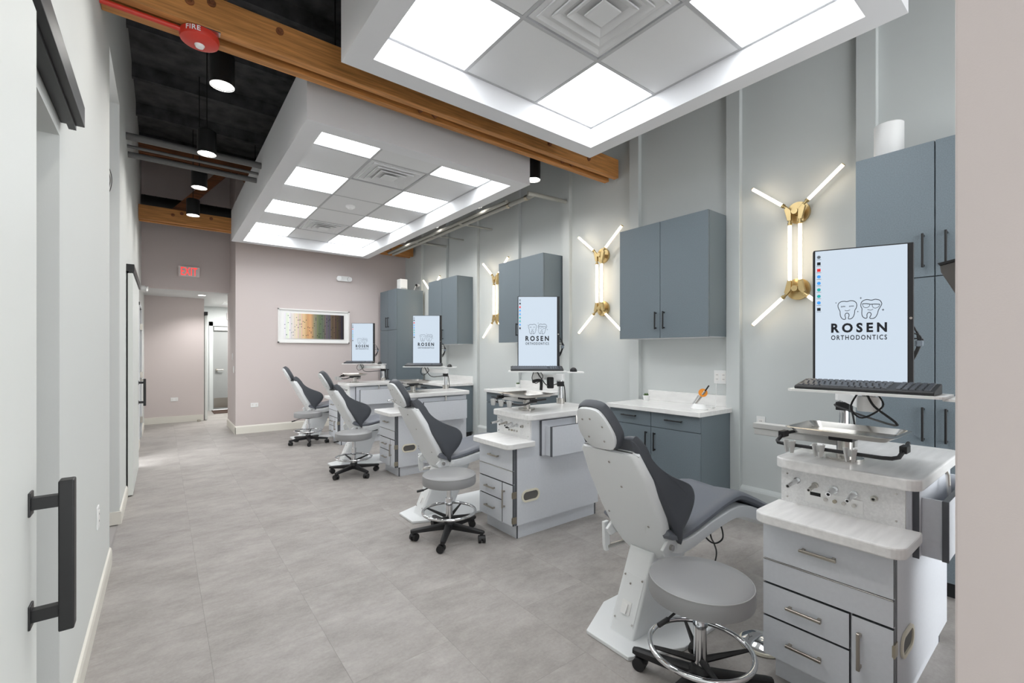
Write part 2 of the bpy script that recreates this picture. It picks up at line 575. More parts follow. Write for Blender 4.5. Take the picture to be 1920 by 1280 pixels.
# ------------------------------------------------------------------ timber trusses
def truss(y, label):
    t = thing('timber_truss', label, 'truss', (0, y, 0), group='timber roof trusses')
    for a, b in ((0.0, 0.065), (0.14, 0.205)):
        B('bottom_chord', 'wood', t, (LX + 0.002, a, 3.41, 4.118, b, 3.62), bev=0.004)
        B('top_chord', 'wood_dark', t, (LX + 0.002, a, 4.40, 4.118, b, 4.62), bev=0.004)
    for x0, x1 in ((0.05, 0.95), (1.75, 0.98), (1.8, 2.6), (3.4, 2.63), (3.45, 4.05)):
        bm = bmesh.new()
        d = Vector((x1 - x0, 0, 1.0)).normalized()
        nn = Vector((d.z, 0, -d.x)) * 0.06
        p, q = Vector((x0, 0, 3.46)), Vector((x1, 0, 4.55))
        prism(bm, [((p + nn).x, (p + nn).z), ((q + nn).x, (q + nn).z), ((q - nn).x, (q - nn).z), ((p - nn).x, (p - nn).z)], 'y', 0.07, 0.135)
        obj('web', bm, 'wood_dark', t)
    for x, z in ((0.13, 3.53), (0.24, 3.57), (0.62, 3.56), (2.3, 3.55), (2.46, 3.53), (3.05, 3.5), (3.62, 3.5)):
        bm = bmesh.new()
        cyl(bm, (x, 0.002, z), (x, -0.008, z), 0.024, seg=16)
        cyl(bm, (x, -0.008, z), (x, -0.022, z), 0.013, seg=6)
        obj('bolt', bm, 'wood_dark', t)
    return t
truss(3.33, 'brown double timber truss carrying the red fire alarm')
truss(8.655, 'brown double timber truss against the pink end wall')
bm = bmesh.new()
cyl(bm, (LX + 0.01, 9.55, 3.85), (0.99, 9.55, 3.85), 0.16, seg=24)
for i in range(9):
    cyl(bm, (LX + 0.05 + i * 0.14, 9.55, 3.85), (LX + 0.062 + i * 0.14, 9.55, 3.85), 0.164, seg=24)
tag(obj('air_duct', bm, 'duct', smooth=True), 'black round spiral duct behind the far timber truss', 'duct')

# ------------------------------------------------------------------ ceiling clouds with light panels
def vent(parent, x0, y0, x1, y1, z):
    v = B('vent', 'tile_white', parent, (x0 + 0.01, y0 + 0.01, z, x1 - 0.01, y1 - 0.01, z + 0.012))
    cx, cy = (x0 + x1) / 2, (y0 + y1) / 2
    h = min(x1 - x0, y1 - y0) / 2
    for s, dz in ((0.86, 0.0), (0.66, -0.006), (0.46, -0.012)):
        bm = bmesh.new()
        a, b = h * s, h * (s - 0.16)
        A = [bm.verts.new((cx + sx * a, cy + sy * a, z + dz - 0.001)) for sx, sy in ((-1, -1), (1, -1), (1, 1), (-1, 1))]
        C = [bm.verts.new((cx + sx * a, cy + sy * a, z + dz - 0.012)) for sx, sy in ((-1, -1), (1, -1), (1, 1), (-1, 1))]
        D = [bm.verts.new((cx + sx * b, cy + sy * b, z + dz + 0.016)) for sx, sy in ((-1, -1), (1, -1), (1, 1), (-1, 1))]
        for i in range(4):
            j = (i + 1) % 4
            bm.faces.new((A[i], A[j], C[j], C[i]))
            bm.faces.new((C[i], C[j], D[j], D[i]))
        obj('louver', bm, 'tile_white', v)
    B('louver', 'tile_white', v, (cx - h * 0.24, cy - h * 0.24, z - 0.03, cx + h * 0.24, cy + h * 0.24, z - 0.02), bev=0.004)
    B('throat', 'throat', v, (cx - h * 0.5, cy - h * 0.5, z - 0.002, cx + h * 0.5, cy + h * 0.5, z + 0.001))

def cloud(x0, x1, y0, y1, label, nrow, lights, vents, det=None):
    t = thing('ceiling_cloud', label, 'ceiling panel', ((x0 + x1) / 2, (y0 + y1) / 2, 3.236), group='white hanging ceiling panels')
    ox, oy, oz = t.location
    e = 0.15
    zb, zt, zg = 0.0, 1.56, 0.175
    X0, X1, Y0, Y1 = x0 - ox, x1 - ox, y0 - oy, y1 - oy
    B('frame', 'soffit', t, (X0, Y0, zb, X0 + e, Y1, 0.50), (X1 - e, Y0, zb, X1, Y1, 0.50), (X0 + e, Y0, zb, X1 - e, Y0 + e, 0.50), (X0 + e, Y1 - e, zb, X1 - e, Y1, 0.50))
    B('lid', 'soffit', t, (X0 + e, Y0 + e, 0.3, X1 - e, Y1 - e, 0.32))
    gx0, gx1, gy0, gy1 = X0 + e, X1 - e, Y0 + e, Y1 - e
    cw, rh = (gx1 - gx0) / 3, (gy1 - gy0) / nrow
    g = 0.012
    for c in range(3):
        for r in range(nrow):
            a = (gx0 + c * cw, gy0 + r * rh, gx0 + (c + 1) * cw, gy0 + (r + 1) * rh)
            if (c, r) in lights:
                B('light_panel', 'panel_glow', t, (a[0] + g, a[1] + g, zg + 0.004, a[2] - g, a[3] - g, zg + 0.02))
            elif (c, r) in vents:
                vent(t, a[0] + g, a[1] + g, a[2] - g, a[3] - g, zg)
            else:
                B('ceiling_tile', 'tile_white', t, (a[0] + g, a[1] + g, zg - 0.004, a[2] - g, a[3] - g, zg + 0.014), bev=0.003)
    for c in range(4):
        x = gx0 + c * cw
        a, b = max(gx0, x - g), min(gx1, x + g)
        if c == 0: b += 0.008
        if c == 3: a -= 0.008
        B('grid_bar', 'grid_unlit_grey', t, (a, gy0, zg - 0.006, b, gy1, zg + 0.03))
    for r in range(nrow + 1):
        y = gy0 + r * rh
        a, b = max(gy0, y - g), min(gy1, y + g)
        if r == 0: b += 0.008
        if r == nrow: a -= 0.008
        B('grid_bar', 'grid_unlit_grey', t, (gx0, a, zg - 0.0055, gx1, b, zg + 0.03))
    if det:
        bm = bmesh.new()
        c, r = det
        lathe(bm, [(0, -0.045), (0.03, -0.044), (0.042, -0.03), (0.06, -0.02), (0.062, 0.0), (0, 0)], (gx0 + (c + 0.5) * cw, gy0 + (r + 0.5) * rh, zg - 0.003), 24)
        obj('smoke_detector', bm, 'white_plastic', t, smooth=True)
    for sx in (X0 + 0.3, X1 - 0.3):
        for sy in (Y0 + 0.3, Y1 - 0.3):
            bm = bmesh.new()
            cyl(bm, (sx, sy, 0.31), (sx, sy, zt - 0.002), 0.006, seg=6)
            obj('hanger_rod', bm, 'black_metal', t)
    return t
cloud(0.885, 3.155, 0.611, 2.887, 'white hanging ceiling panel in front of the timber beam, square grid around one vent', 3,
      {(0, 0), (2, 0), (0, 2), (2, 2)}, {(1, 1)})
cloud(0.89, 3.15, 3.75, 8.62, 'long white hanging ceiling panel with two rows of light squares and two vents', 7,
      {(c, r) for c in (0, 2) for r in (0, 2, 4, 6)}, {(1, 1), (1, 5)}, det=(1, 3))

# ------------------------------------------------------------------ pendant can lights
def can(x, y, z, label, group):
    t = thing('pendant_light', label, 'pendant light', (x, y, z), group=group)
    bm = bmesh.new()
    lathe(bm, [(0.0, 0.235), (0.075, 0.235), (0.083, 0.225), (0.083, 0.0), (0.078, 0.0), (0.072, 0.03), (0.0, 0.03)], seg=28)
    obj('housing', bm, 'black_metal', t, smooth=True)
    bm = bmesh.new()
    lathe(bm, [(0.081, -0.002), (0.081, 0.004), (0.055, 0.022), (0.055, 0.024), (0.079, 0.004), (0.079, -0.002), (0.081, -0.002)], seg=28)
    obj('trim_ring', bm, 'can_rim', t, smooth=True)
    bm = bmesh.new()
    lathe(bm, [(0.0, 0.008), (0.04, 0.010), (0.056, 0.018), (0.056, 0.028), (0, 0.028)], seg=24)
    obj('lens', bm, 'can_glow', t, smooth=True)
    bm = bmesh.new()
    cyl(bm, (0, 0, 0.235), (0, 0, ZC - z - 0.001), 0.005, seg=6)
    obj('cord', bm, 'black_metal', t)
    l = bpy.data.lights.new('can_spot', 'SPOT')
    l.energy = CAN_W; l.spot_size = math.radians(150); l.spot_blend = 0.7; l.shadow_soft_size = 0.05; l.color = (1, 0.97, 0.93)
    lo = bpy.data.objects.new('can_spot', l); COL.objects.link(lo); lo.parent = t; lo.location = (0, 0, -0.005)
    return t
NTH = ['first', 'second', 'third', 'fourth', 'added unseen fifth', 'added unseen sixth']
for k, y in enumerate((8.13, 6.72, 5.53, 4.05, 2.75, 1.45)):  # last two are out of view, added to the row for more light
    can(0.36, y, 3.44, 'black can pendant over the walkway, ' + NTH[k] + ' from the pink wall', 'can lights along the walkway')
for k, y in enumerate((7.63, 6.42, 5.19, 3.985)):
    can(3.4, y, 3.42, 'black can pendant beside the battened wall, ' + NTH[k] + ' from the pink wall', 'can lights along the battened wall')

# ------------------------------------------------------------------ pipes
for (p, q, r, m, lab) in (((LX, 5.80, 3.54), (0.888, 5.80, 3.54), 0.035, 'pipe_grey', 'thickest grey pipe crossing from the left wall to the ceiling panel'),
                          ((LX, 5.98, 3.505), (0.888, 5.98, 3.505), 0.016, 'pipe_grey', 'thin grey pipe between two thicker crossing pipes'),
                          ((LX, 6.12, 3.47), (0.888, 6.12, 3.47), 0.03, 'pipe_grey', 'lower grey pipe crossing from the left wall to the ceiling panel')):
    bm = bmesh.new()
    cyl(bm, p, q, r, seg=14)
    tag(obj('pipe', bm, m, smooth=True), lab, 'pipe')
t = thing('conduit_run', 'pale conduit pipes running beside the long ceiling panel', 'pipe', (3.60, 4.22, 3.345))
for pts, r in (([(0.02, 0.0, 0.02), (0.02, 4.3, 0.02)], 0.028), ([(-0.07, 0.45, 0.03), (-0.07, 4.3, 0.03)], 0.024)):
    bm = bmesh.new(); tube(bm, pts, r, 12); obj('pipe', bm, 'pipe_light', t, smooth=True)
for y, r in ((0.0, 0.026), (1.65, 0.014), (2.5, 0.012), (3.1, 0.02)):
    bm = bmesh.new(); tube(bm, [(-0.07, y + 0.02, 0.02), (0.02, y, 0.02), (0.515, y - 0.04, 0.02)], r, 10); obj('branch', bm, 'pipe_light', t, smooth=True)
for y in (0.12, 0.5):
    bm = bmesh.new(); cyl(bm, (0.02, y, 0.02), (0.02, y + 0.05, 0.02), 0.036, seg=14); obj('coupling', bm, 'brass_hinge', t, smooth=True)

# ------------------------------------------------------------------ fire alarm and signs
t = thing('fire_alarm', 'red round fire alarm under the near timber truss', 'fire alarm', (0.185, 3.425, 3.41))
bm = bmesh.new(); lathe(bm, [(0, -0.005), (0.05, -0.005), (0.05, 0.0), (0, 0.0)], seg=24); obj('mount', bm, 'steel', t)
bm = bmesh.new(); lathe(bm, [(0, -0.062), (0.03, -0.062), (0.07, -0.055), (0.088, -0.045), (0.093, -0.025), (0.09, -0.006), (0, -0.006)], seg=32); obj('cover', bm, 'red_alarm', t, smooth=True)
bm = bmesh.new(); lathe(bm, [(0, -0.078), (0.018, -0.075), (0.024, -0.066), (0.024, -0.06), (0, -0.06)], seg=20); obj('lens', bm, 'clear', t, smooth=True)
bm = bmesh.new(); text_mesh(bm, 'FIRE', 0.026, (0, 0, -0.024), (1, 0, 0), (0, 0, 1), bold=0.02, spacing=1.1)
for v in bm.verts:
    a = (v.co.x - 0.035) / 0.0955
    v.co = Vector((0.0955 * math.sin(a), -0.0955 * math.cos(a), v.co.z))
obj('lettering', bm, 'white_plastic', t)
bm = bmesh.new(); box(bm, -0.02, -0.085, -0.006, 0.09, -0.04, -0.0005); obj('bracket', bm, 'steel', t)
bm = bmesh.new(); tube(bm, [(-0.405, -0.02, -0.02), (-0.085, -0.02, -0.02)], 0.013, 10); obj('conduit', bm, 'red_alarm', t, smooth=True)
t.scale = (1.14, 1.14, 1.14)

def exit_sign(loc, wd, ht, label, rz=0.0):
    t = thing('exit_sign', label, 'exit sign', loc, rz)
    B('housing', 'exit_white', t, (-wd / 2, -0.05, -ht / 2, wd / 2, 0, ht / 2), bev=0.012)
    bm = bmesh.new(); text_mesh(bm, 'EXIT', ht * 0.74, (0, -0.0505, 0), (1, 0, 0), (0, 0, 1), bold=0.004, spacing=1.1, width=wd * 0.74)
    obj('lettering', bm, 'exit_red', t)
    return t
exit_sign((0.382, 9.998, 2.875), 0.32, 0.19, 'white exit sign with red letters on the pink header wall')
exit_sign((1.44, 13.298, 2.33), 0.32, 0.19, 'exit sign above the grey corridor door')

# emergency light on end wall, small one by the left doors
def emergency(loc, label, rz=0.0):
    t = thing('emergency_light', label, 'emergency light', loc, rz)
    bm = bmesh.new(); prism(bm, rrect(-0.14, -0.05, 0.14, 0.05, 0.048, 6), 'y', -0.05, 0.0); obj('housing', bm, 'white_plastic', t, smooth=True)
    for s in (-1, 1):
        bm = bmesh.new(); cyl(bm, (s * 0.095, -0.04, 0), (s * 0.105, -0.085, -0.008), 0.036, 0.045, seg=20); obj('lamp_head', bm, 'clear', t, smooth=True)
emergency((2.85, YF, 2.885), 'white twin-head emergency light on the pink end wall')
emergency((LX, 9.87, 2.5), 'white twin-head emergency light above the left doors', PI / 2)

# outlets and switches
def outlet(loc, rz, label, wd=0.12, ht=0.075, gang=2):
    t = thing('outlet', label, 'outlet', loc, rz)
    B('plate', 'white_plastic', t, (-wd / 2, -0.007, -ht / 2, wd / 2, 0, ht / 2), bev=0.002)
    for s in range(gang):
        x = (s - (gang - 1) / 2) * wd / gang
        B('socket', 'frame_white', t, (x - wd / gang * 0.33, -0.009, -ht * 0.3, x + wd / gang * 0.33, -0.006, ht * 0.3))
        for dx in (-0.006, 0.006):
            for dz in (-ht * 0.16, ht * 0.16):
                B('slot', 'dark_hole', t, (x + dx - 0.0015, -0.0095, dz - 0.005, x + dx + 0.0015, -0.0085, dz + 0.005))
outlet((1.298, YF, 0.49), 0, 'white outlet low on the pink end wall')
outlet((0.196, 11.45, 0.472), 0, 'white outlet low on the corridor wall below the exit sign')
outlet((LX, 3.327, 0.523), PI / 2, 'white outlet on the grey wall beyond the sliding door', 0.075, 0.12, 1)
outlet((WX, 2.165, 1.19), -PI / 2, 'four-socket white outlet above the counter with the curing light', 0.125, 0.125, 2)
outlet((WX, 1.80, 0.80), -PI / 2, 'white outlet low on the battened wall between tall cabinet and counter', 0.075, 0.12, 1)
for z in (1.35, 1.12):
    t = thing('light_switch', ('upper' if z > 1.2 else 'lower') + ' white switch plate on the narrow return of the pink wall', 'switch', (1.01, 9.55 if z > 1.2 else 9.4, z), PI / 2 * -1)
    B('plate', 'white_plastic', t, (-0.04, -0.007, -0.06, 0.04, 0, 0.06), bev=0.002)
    B('rocker', 'frame_white', t, (-0.017, -0.011, -0.035, 0.017, -0.006, 0.035), bev=0.002)

# ------------------------------------------------------------------ doors
def barn_door(name, y0, y1, cover, handle_y, hz, label):
    d = bpy.data.objects.new(name, None); COL.objects.link(d); d.location = (LX, y0, 0); struct(d, label)
    L = y1 - y0
    B('slab', 'door_white', d, (0.013, 0, 0.012, 0.052, L, 2.205), bev=0.002)
    B('edge_gasket', 'black_plastic', d, (0.004, 0.004, 0.012, 0.0128, L - 0.004, 2.2))
    B('track_cover', 'black_metal', d, (0.0, cover[0] - y0, 2.222, 0.062, cover[1] - y0, 2.295), bev=0.002)
    B('track_rail', 'black_metal', d, (0.02, cover[0] - y0, 2.206, 0.04, cover[1] - y0, 2.222))
    h = handle_y - y0
    hd = B('handle', 'black_metal', d, (0.098, h - 0.018, hz[0], 0.124, h + 0.018, hz[1]), bev=0.003)
    for z in (hz[0] + 0.045, hz[1] - 0.045):
        B('handle_arm', 'black_metal', hd, (0.052, h - 0.010, z - 0.013, 0.099, h + 0.010, z + 0.013))
        B('handle_plate', 'black_metal', hd, (0.051, h - 0.018, z - 0.026, 0.056, h + 0.018, z + 0.026), bev=0.002)
    return d
barn_door('door_1', 0.25, 1.49, (0.0, 2.21), 1.42, (0.802, 1.136), 'off-white sliding barn door with black bar handle beside the open doorway')
barn_door('door_2', 5.83, 7.25, (5.83, 7.45), 7.13, (0.77, 1.10), 'off-white sliding barn door past the tall wall opening')
d = bpy.data.objects.new('door_3', None); COL.objects.link(d); d.location = (LX, 8.9, 0); struct(d, 'grey swing door with lever handle at the end of the left wall')
B('jamb', 'white_paint', d, (-0.14, -0.05, 0, 0.012, 0.0, 2.19), (-0.14, 0.9, 0, 0.012, 0.95, 2.19), (-0.14, -0.05, 2.14, 0.012, 0.95, 2.19))
B('slab', 'door_grey', d, (-0.06, 0.0, 0.01, -0.015, 0.9, 2.14))
B('glass_lite', 'glass_blue', d, (-0.016, 0.08, 0.2, -0.010, 0.82, 1.95))
for z in (0.3, 1.05, 1.85):
    B('hinge', 'nickel', d, (-0.016, 0.86, z - 0.05, 0.022, 0.9, z + 0.05))
bm = bmesh.new(); cyl(bm, (-0.015, 0.07, 1.0), (0.045, 0.07, 1.0), 0.012); tube(bm, [(0.042, 0.07, 1.0), (0.045, 0.18, 1.0)], 0.009, 8); obj('handle', bm, 'nickel', d, smooth=True)
d = bpy.data.objects.new('door_4', None); COL.objects.link(d); d.location = (0.93, 13.3, 0); struct(d, 'grey corridor door with lever handle and metal kick plate')
B('jamb', 'wall_sage', d, (-0.02, -0.02, 0, 0.06, 0.1, 2.18), (0.94, -0.02, 0, 1.02, 0.1, 2.18), (-0.02, -0.02, 2.08, 1.02, 0.1, 2.18))
B('slab', 'door_grey', d, (0.06, 0.03, 0.015, 0.94, 0.075, 2.08))
B('closer', 'grey_plastic', d, (0.08, -0.03, 1.97, 0.8, 0.03, 2.06))
B('kick_plate', 'kick', d, (0.08, 0.024, 0.06, 0.92, 0.03, 0.30))
bm = bmesh.new(); cyl(bm, (0.14, 0.03, 1.0), (0.14, -0.03, 1.0), 0.025); tube(bm, [(0.14, -0.03, 1.0), (0.27, -0.035, 1.0)], 0.011, 8); obj('handle', bm, 'nickel', d, smooth=True)
tag(B('door_mat', 'mat_brown', None, (0.95, 12.5, 0.0, 1.85, 13.2, 0.012), bev=0.003), 'brown door mat in front of the grey corridor door', 'mat')
d = bpy.data.objects.new('door_5', None); COL.objects.link(d); d.location = (0.70, 11.45, 0); struct(d, 'sliding door edge at the corridor corner')
B('slab', 'door_white', d, (0.012, 0.0, 0.012, 0.052, 0.95, 2.2))
B('track_cover', 'black_metal', d, (0.0, -0.02, 2.21, 0.06, 1.3, 2.28))
bm = bmesh.new(); lathe(bm, [(0, 0), (0.03, 0), (0.03, 0.03), (0.02, 0.045), (0, 0.045)], (0.60, 11.32, 0), 14); tag(obj('door_stop', bm, 'nickel', smooth=True), 'small metal door stop on the floor by the corridor corner', 'door stop')

# ------------------------------------------------------------------ artwork
t = thing('framed_artwork', 'wide white-framed art of thin strips fading white to orange, green and black', 'picture', (2.315, YF, 1.92))
wd, ht = 0.645, 0.317
B('frame', 'frame_white', t, (-wd, -0.035, -ht, -wd + 0.022, 0, ht), (wd - 0.022, -0.035, -ht, wd, 0, ht), (-wd, -0.035, -ht, wd, 0, -ht + 0.022), (-wd, -0.035, ht - 0.022, wd, 0, ht))
B('mat_board', 'matboard', t, (-wd + 0.02, -0.012, -ht + 0.02, wd - 0.02, -0.002, ht - 0.02))
cols = [(244, 243, 240), (240, 238, 233), (238, 233, 224), (232, 220, 200), (226, 208, 184), (226, 190, 150), (222, 168, 120), (214, 158, 112), (140, 144, 112), (116, 126, 98), (104, 112, 96), (110, 110, 112), (96, 94, 98), (104, 82, 64), (84, 66, 54), (58, 54, 54), (42, 40, 42)]
NS = 38
for i in range(NS):
    f = i / (NS - 1) * (len(cols) - 1.001)
    a, b = cols[int(f)], cols[int(f) + 1]
    c = tuple(int(a[k] + (b[k] - a[k]) * (f - int(f)) + rnd.uniform(-9, 9)) for k in range(3))
    c = tuple(max(0, min(250, v)) for v in c)
    nm = 'art_%02d' % i
    M[nm] = mat(nm, c, 0.8)
    x0 = -0.54 + i * 1.08 / NS
    dd = rnd.uniform(0.006, 0.016)
    st = B('strip', nm, t, (x0 + 0.0005, -0.012 - dd, -0.235, x0 + 1.08 / NS - 0.0015, -0.012, 0.235))
    for q in range(2):
        z = rnd.uniform(-0.2, 0.21)
        B('notch', 'ink' if i > 7 else 'icon_grey', st, (x0 + 0.004, -0.0135 - dd, z - 0.006, x0 + 0.02, -0.0115 - dd, z + 0.006))

# ================================================================== CABINETS
def pull(parent, x, y, z, L, vertical, m='black_metal', out=-0.032, t=0.011):
    bm = bmesh.new()
    h = L / 2
    if vertical:
        box(bm, x + out, y - t / 2, z - h, x + out + t, y + t / 2, z + h, bev=0.0015, seg=1)
        for s in (-1, 1):
            box(bm, x + out + t, y - t / 2, z + s * (h - 0.012) - t / 2, x, y + t / 2, z + s * (h - 0.012) + t / 2)
    else:
        box(bm, x + out, y - h, z - t / 2, x + out + t, y + h, z + t / 2, bev=0.0015, seg=1)
        for s in (-1, 1):
            box(bm, x + out + t, y + s * (h - 0.012) - t / 2, z - t / 2, x, y + s * (h - 0.012) + t / 2, z + t / 2)
    return obj('handle', bm, m, parent)

def upper_cab(y0, y1, label):
    t = thing('wall_cabinet', label, 'cabinet', (3.81, y0, 1.563), group='blue-grey wall cabinets')
    W = y1 - y0; Hh = 1.125; D = 0.355
    B('body', 'blue_cab', t, (0.022, 0, 0.003, D, W, Hh))
    B('bottom', 'white_paint', t, (0.024, 0.004, 0.0, D, W - 0.004, 0.003))
    for k in range(2):
        a, b = (0.0, W / 2 - 0.0015) if k == 0 else (W / 2 + 0.0015, W)
        d = B('door', 'blue_cab', t, (0, a + 0.001, 0, 0.02, b - 0.001, Hh), bev=0.0015)
        pull(d, 0, W / 2 + (-0.045 if k == 0 else 0.045), 0.17, 0.17, True)
    return t
upper_cab(2.09, 3.065, 'blue-grey two-door wall cabinet, first one from the tall cabinet with white cylinder')
upper_cab(4.275, 5.23, 'blue-grey two-door wall cabinet, middle of the three')
upper_cab(6.39, 7.39, 'blue-grey two-door wall cabinet closest to the pink end wall')

def base_cab(y0, y1, label, lab2):
    t = thing('base_cabinet', label, 'cabinet', (3.60, y0 + 0.02, 0), group='blue-grey base cabinets')
    W = y1 - y0 - 0.04
    B('body', 'blue_cab', t, (0.022, 0, 0.1, 0.518, W, 0.874))
    B('toe_kick', 'toe_black', t, (0.07, 0.012, 0, 0.50, W - 0.012, 0.1))
    for k in range(2):
        a, b = (0.0, W / 2 - 0.0015) if k == 0 else (W / 2 + 0.0015, W)
        d = B('drawer', 'blue_cab', t, (0, a + 0.001, 0.735, 0.02, b - 0.001, 0.868), bev=0.0015)
        pull(d, 0, (a + b) / 2, 0.815, 0.17, False)
        d = B('door', 'blue_cab', t, (0, a + 0.001, 0.105, 0.02, b - 0.001, 0.73), bev=0.0015)
        pull(d, 0, W / 2 + (-0.045 if k == 0 else 0.045), 0.60, 0.17, True)
    c = thing('counter_top', lab2, 'countertop', (3.565, y0, 0.874), group='white counter tops')
    L = y1 - y0
    B('slab', 'quartz', c, (0, 0, 0, 0.553, L, 0.04), (0.5535, 0.065, 0, 0.604, L - 0.085, 0.04), bev=0.003)
    struct(B('trim_%d' % (1 + len([o for o in bpy.data.objects if o.name.startswith('trim_')])), 'quartz', None, (4.15, y0 + 0.065, 0.914, 4.1695, y0 + L - 0.085, 1.02), bev=0.002))
base_cab(2.03, 3.04, 'blue-grey base cabinet with two drawers, under the orange-shielded curing light', 'white counter top holding the curing light and a small plant')
base_cab(4.23, 5.25, 'blue-grey base cabinet behind the second cart from the tall cabinet with white cylinder', 'white counter top with only a small plant, middle counter')
base_cab(6.37, 7.39, 'blue-grey base cabinet closest to the pink end wall', 'white counter top closest to the pink end wall')

def tall_cab(y0, y1, ysp, label):
    t = thing('tall_cabinet', label, 'cabinet', (3.55, y0, 0), group='blue-grey tall cabinets')
    W = y1 - y0; s = ysp - y0
    B('body', 'blue_cab', t, (0.022, 0, 0.1, 0.568, W, 2.655))
    B('toe_kick', 'toe_black', t, (0.07, 0.01, 0, 0.55, W - 0.01, 0.1))
    for k, (a, b) in enumerate(((0.0, s - 0.0015), (s + 0.0015, W))):
        for z0, z1, hz in ((0.105, 1.862, 1.0), (1.868, 2.655, 2.02)):
            d = B('door', 'blue_cab', t, (0, a + 0.001, z0, 0.02, b - 0.001, z1), bev=0.0015)
            pull(d, 0, s + (-0.05 if k == 0 else 0.05), hz, 0.2, True)
    return t
tall_cab(0.20, 0.95, 0.57, 'blue-grey tall cabinet with the white cylinder on top')
tall_cab(8.215, 9.01, 8.615, 'blue-grey tall cabinet in the corner by the pink end wall')
bm = bmesh.new(); lathe(bm, [(0, 0), (0.075, 0), (0.078, 0.004), (0.078, 0.266), (0.07, 0.272), (0.024, 0.272), (0.022, 0.26), (0, 0.26)], (3.80, 0.835, 2.655), 32)
tag(obj('paper_roll', bm, 'white_plastic', smooth=True), 'white upright cylinder on top of the near tall cabinet', 'cylinder')
t = thing('router_box', 'small white box on top of the corner tall cabinet', 'box', (3.70, 8.32, 2.655))
B('case', 'white_plastic', t, (-0.05, -0.07, 0, 0.1, 0.09, 0.20), bev=0.006)
B('port_strip', 'grey_plastic', t, (-0.03, -0.0725, 0.01, 0.08, -0.069, 0.03))
t = thing('security_camera', 'small camera with black parts on the corner tall cabinet', 'camera', (3.99, 8.36, 2.655))
bm = bmesh.new(); tube(bm, [(0, 0, 0), (0.0, 0, 0.012)], 0.05, 16); obj('foot', bm, 'black_plastic', t)
bm = bmesh.new(); tube(bm, smooth_pts([(0, 0, 0.01), (0.02, 0, 0.06), (0.05, 0.02, 0.10), (0.11, 0.03, 0.115)]), 0.010, 8); obj('neck', bm, 'white_plastic', t, smooth=True)
bm = bmesh.new(); cyl(bm, (0.07, 0.02, 0.12), (0.16, 0.04, 0.12), 0.033, seg=16); obj('head', bm, 'white_plastic', t, smooth=True)
bm = bmesh.new(); cyl(bm, (0.055, 0.017, 0.12), (0.07, 0.02, 0.12), 0.028, seg=16); obj('lens', bm, 'black_plastic', t, smooth=True)

# succulents and curing light on the counters
def plant(loc, label):
    t = thing('potted_succulent', label, 'plant', loc, group='small potted succulents')
    bm = bmesh.new(); lathe(bm, [(0, 0), (0.026, 0), (0.036, 0.055), (0.033, 0.056), (0.031, 0.045), (0, 0.045)], seg=20); obj('pot', bm, 'white_plastic', t, smooth=True)
    bm = bmesh.new()
    for k in range(16):
        a = k * 2.4
        l = 0.016 + 0.016 * (k / 16)
        p = Vector((0, 0, 0.044))
        q = p + Vector((math.cos(a) * l, math.sin(a) * l, 0.036 - 0.022 * k / 16))
        tube(bm, [p, (p + q) / 2 + Vector((0, 0, 0.003)), q], [0.004, 0.007, 0.001], 6)
    obj('leaves', bm, 'leaf', t, smooth=True)
plant((4.06, 2.915, 0.914), 'small green succulent in a white pot on the counter with the curing light')
plant((4.06, 5.10, 0.914), 'small green succulent in a white pot on the middle counter')
t = thing('curing_light', 'dental curing light with orange shield standing in a white base', 'dental tool', (3.80, 2.17, 0.914))
bm = bmesh.new(); lathe(bm, [(0, 0), (0.075, 0), (0.078, 0.008), (0.06, 0.035), (0.045, 0.05), (0, 0.052)], seg=24)
for v in bm.verts: v.co.x *= 0.75
obj('dock', bm, 'white_plastic', t, smooth=True)
bm = bmesh.new(); tube(bm, [(-0.01, 0.03, 0.045), (0.01, -0.02, 0.125), (0.02, -0.045, 0.165)], [0.009, 0.013, 0.011], 12); obj('handpiece', bm, 'steel', t, smooth=True)
bm = bmesh.new(); tube(bm, [(-0.01, 0.055, 0.045), (0.01, 0.012, 0.125)], 0.007, 10); obj('second_handpiece', bm, 'grey_plastic', t, smooth=True)
bm = bmesh.new(); tube(bm, [(0.02, -0.045, 0.165), (0.03, -0.075, 0.215)], 0.006, 8); obj('tip', bm, 'black_plastic', t, smooth=True)
bm = bmesh.new(); cyl(bm, (0.014, -0.028, 0.148), (0.0105, -0.0305, 0.1495), 0.038, seg=24); obj('shield', bm, 'orange', t)
bm = bmesh.new(); tube(bm, smooth_pts([(0.03, -0.04, 0.01), (0.08, -0.06, 0.008), (0.14, -0.045, 0.01), (0.22, -0.03, 0.006), (0.27, -0.01, 0.06), (0.335, 0.02, 0.18), (0.352, 0.03, 0.25)]), 0.003, 6); obj('cord', bm, 'white_plastic', t, smooth=True)

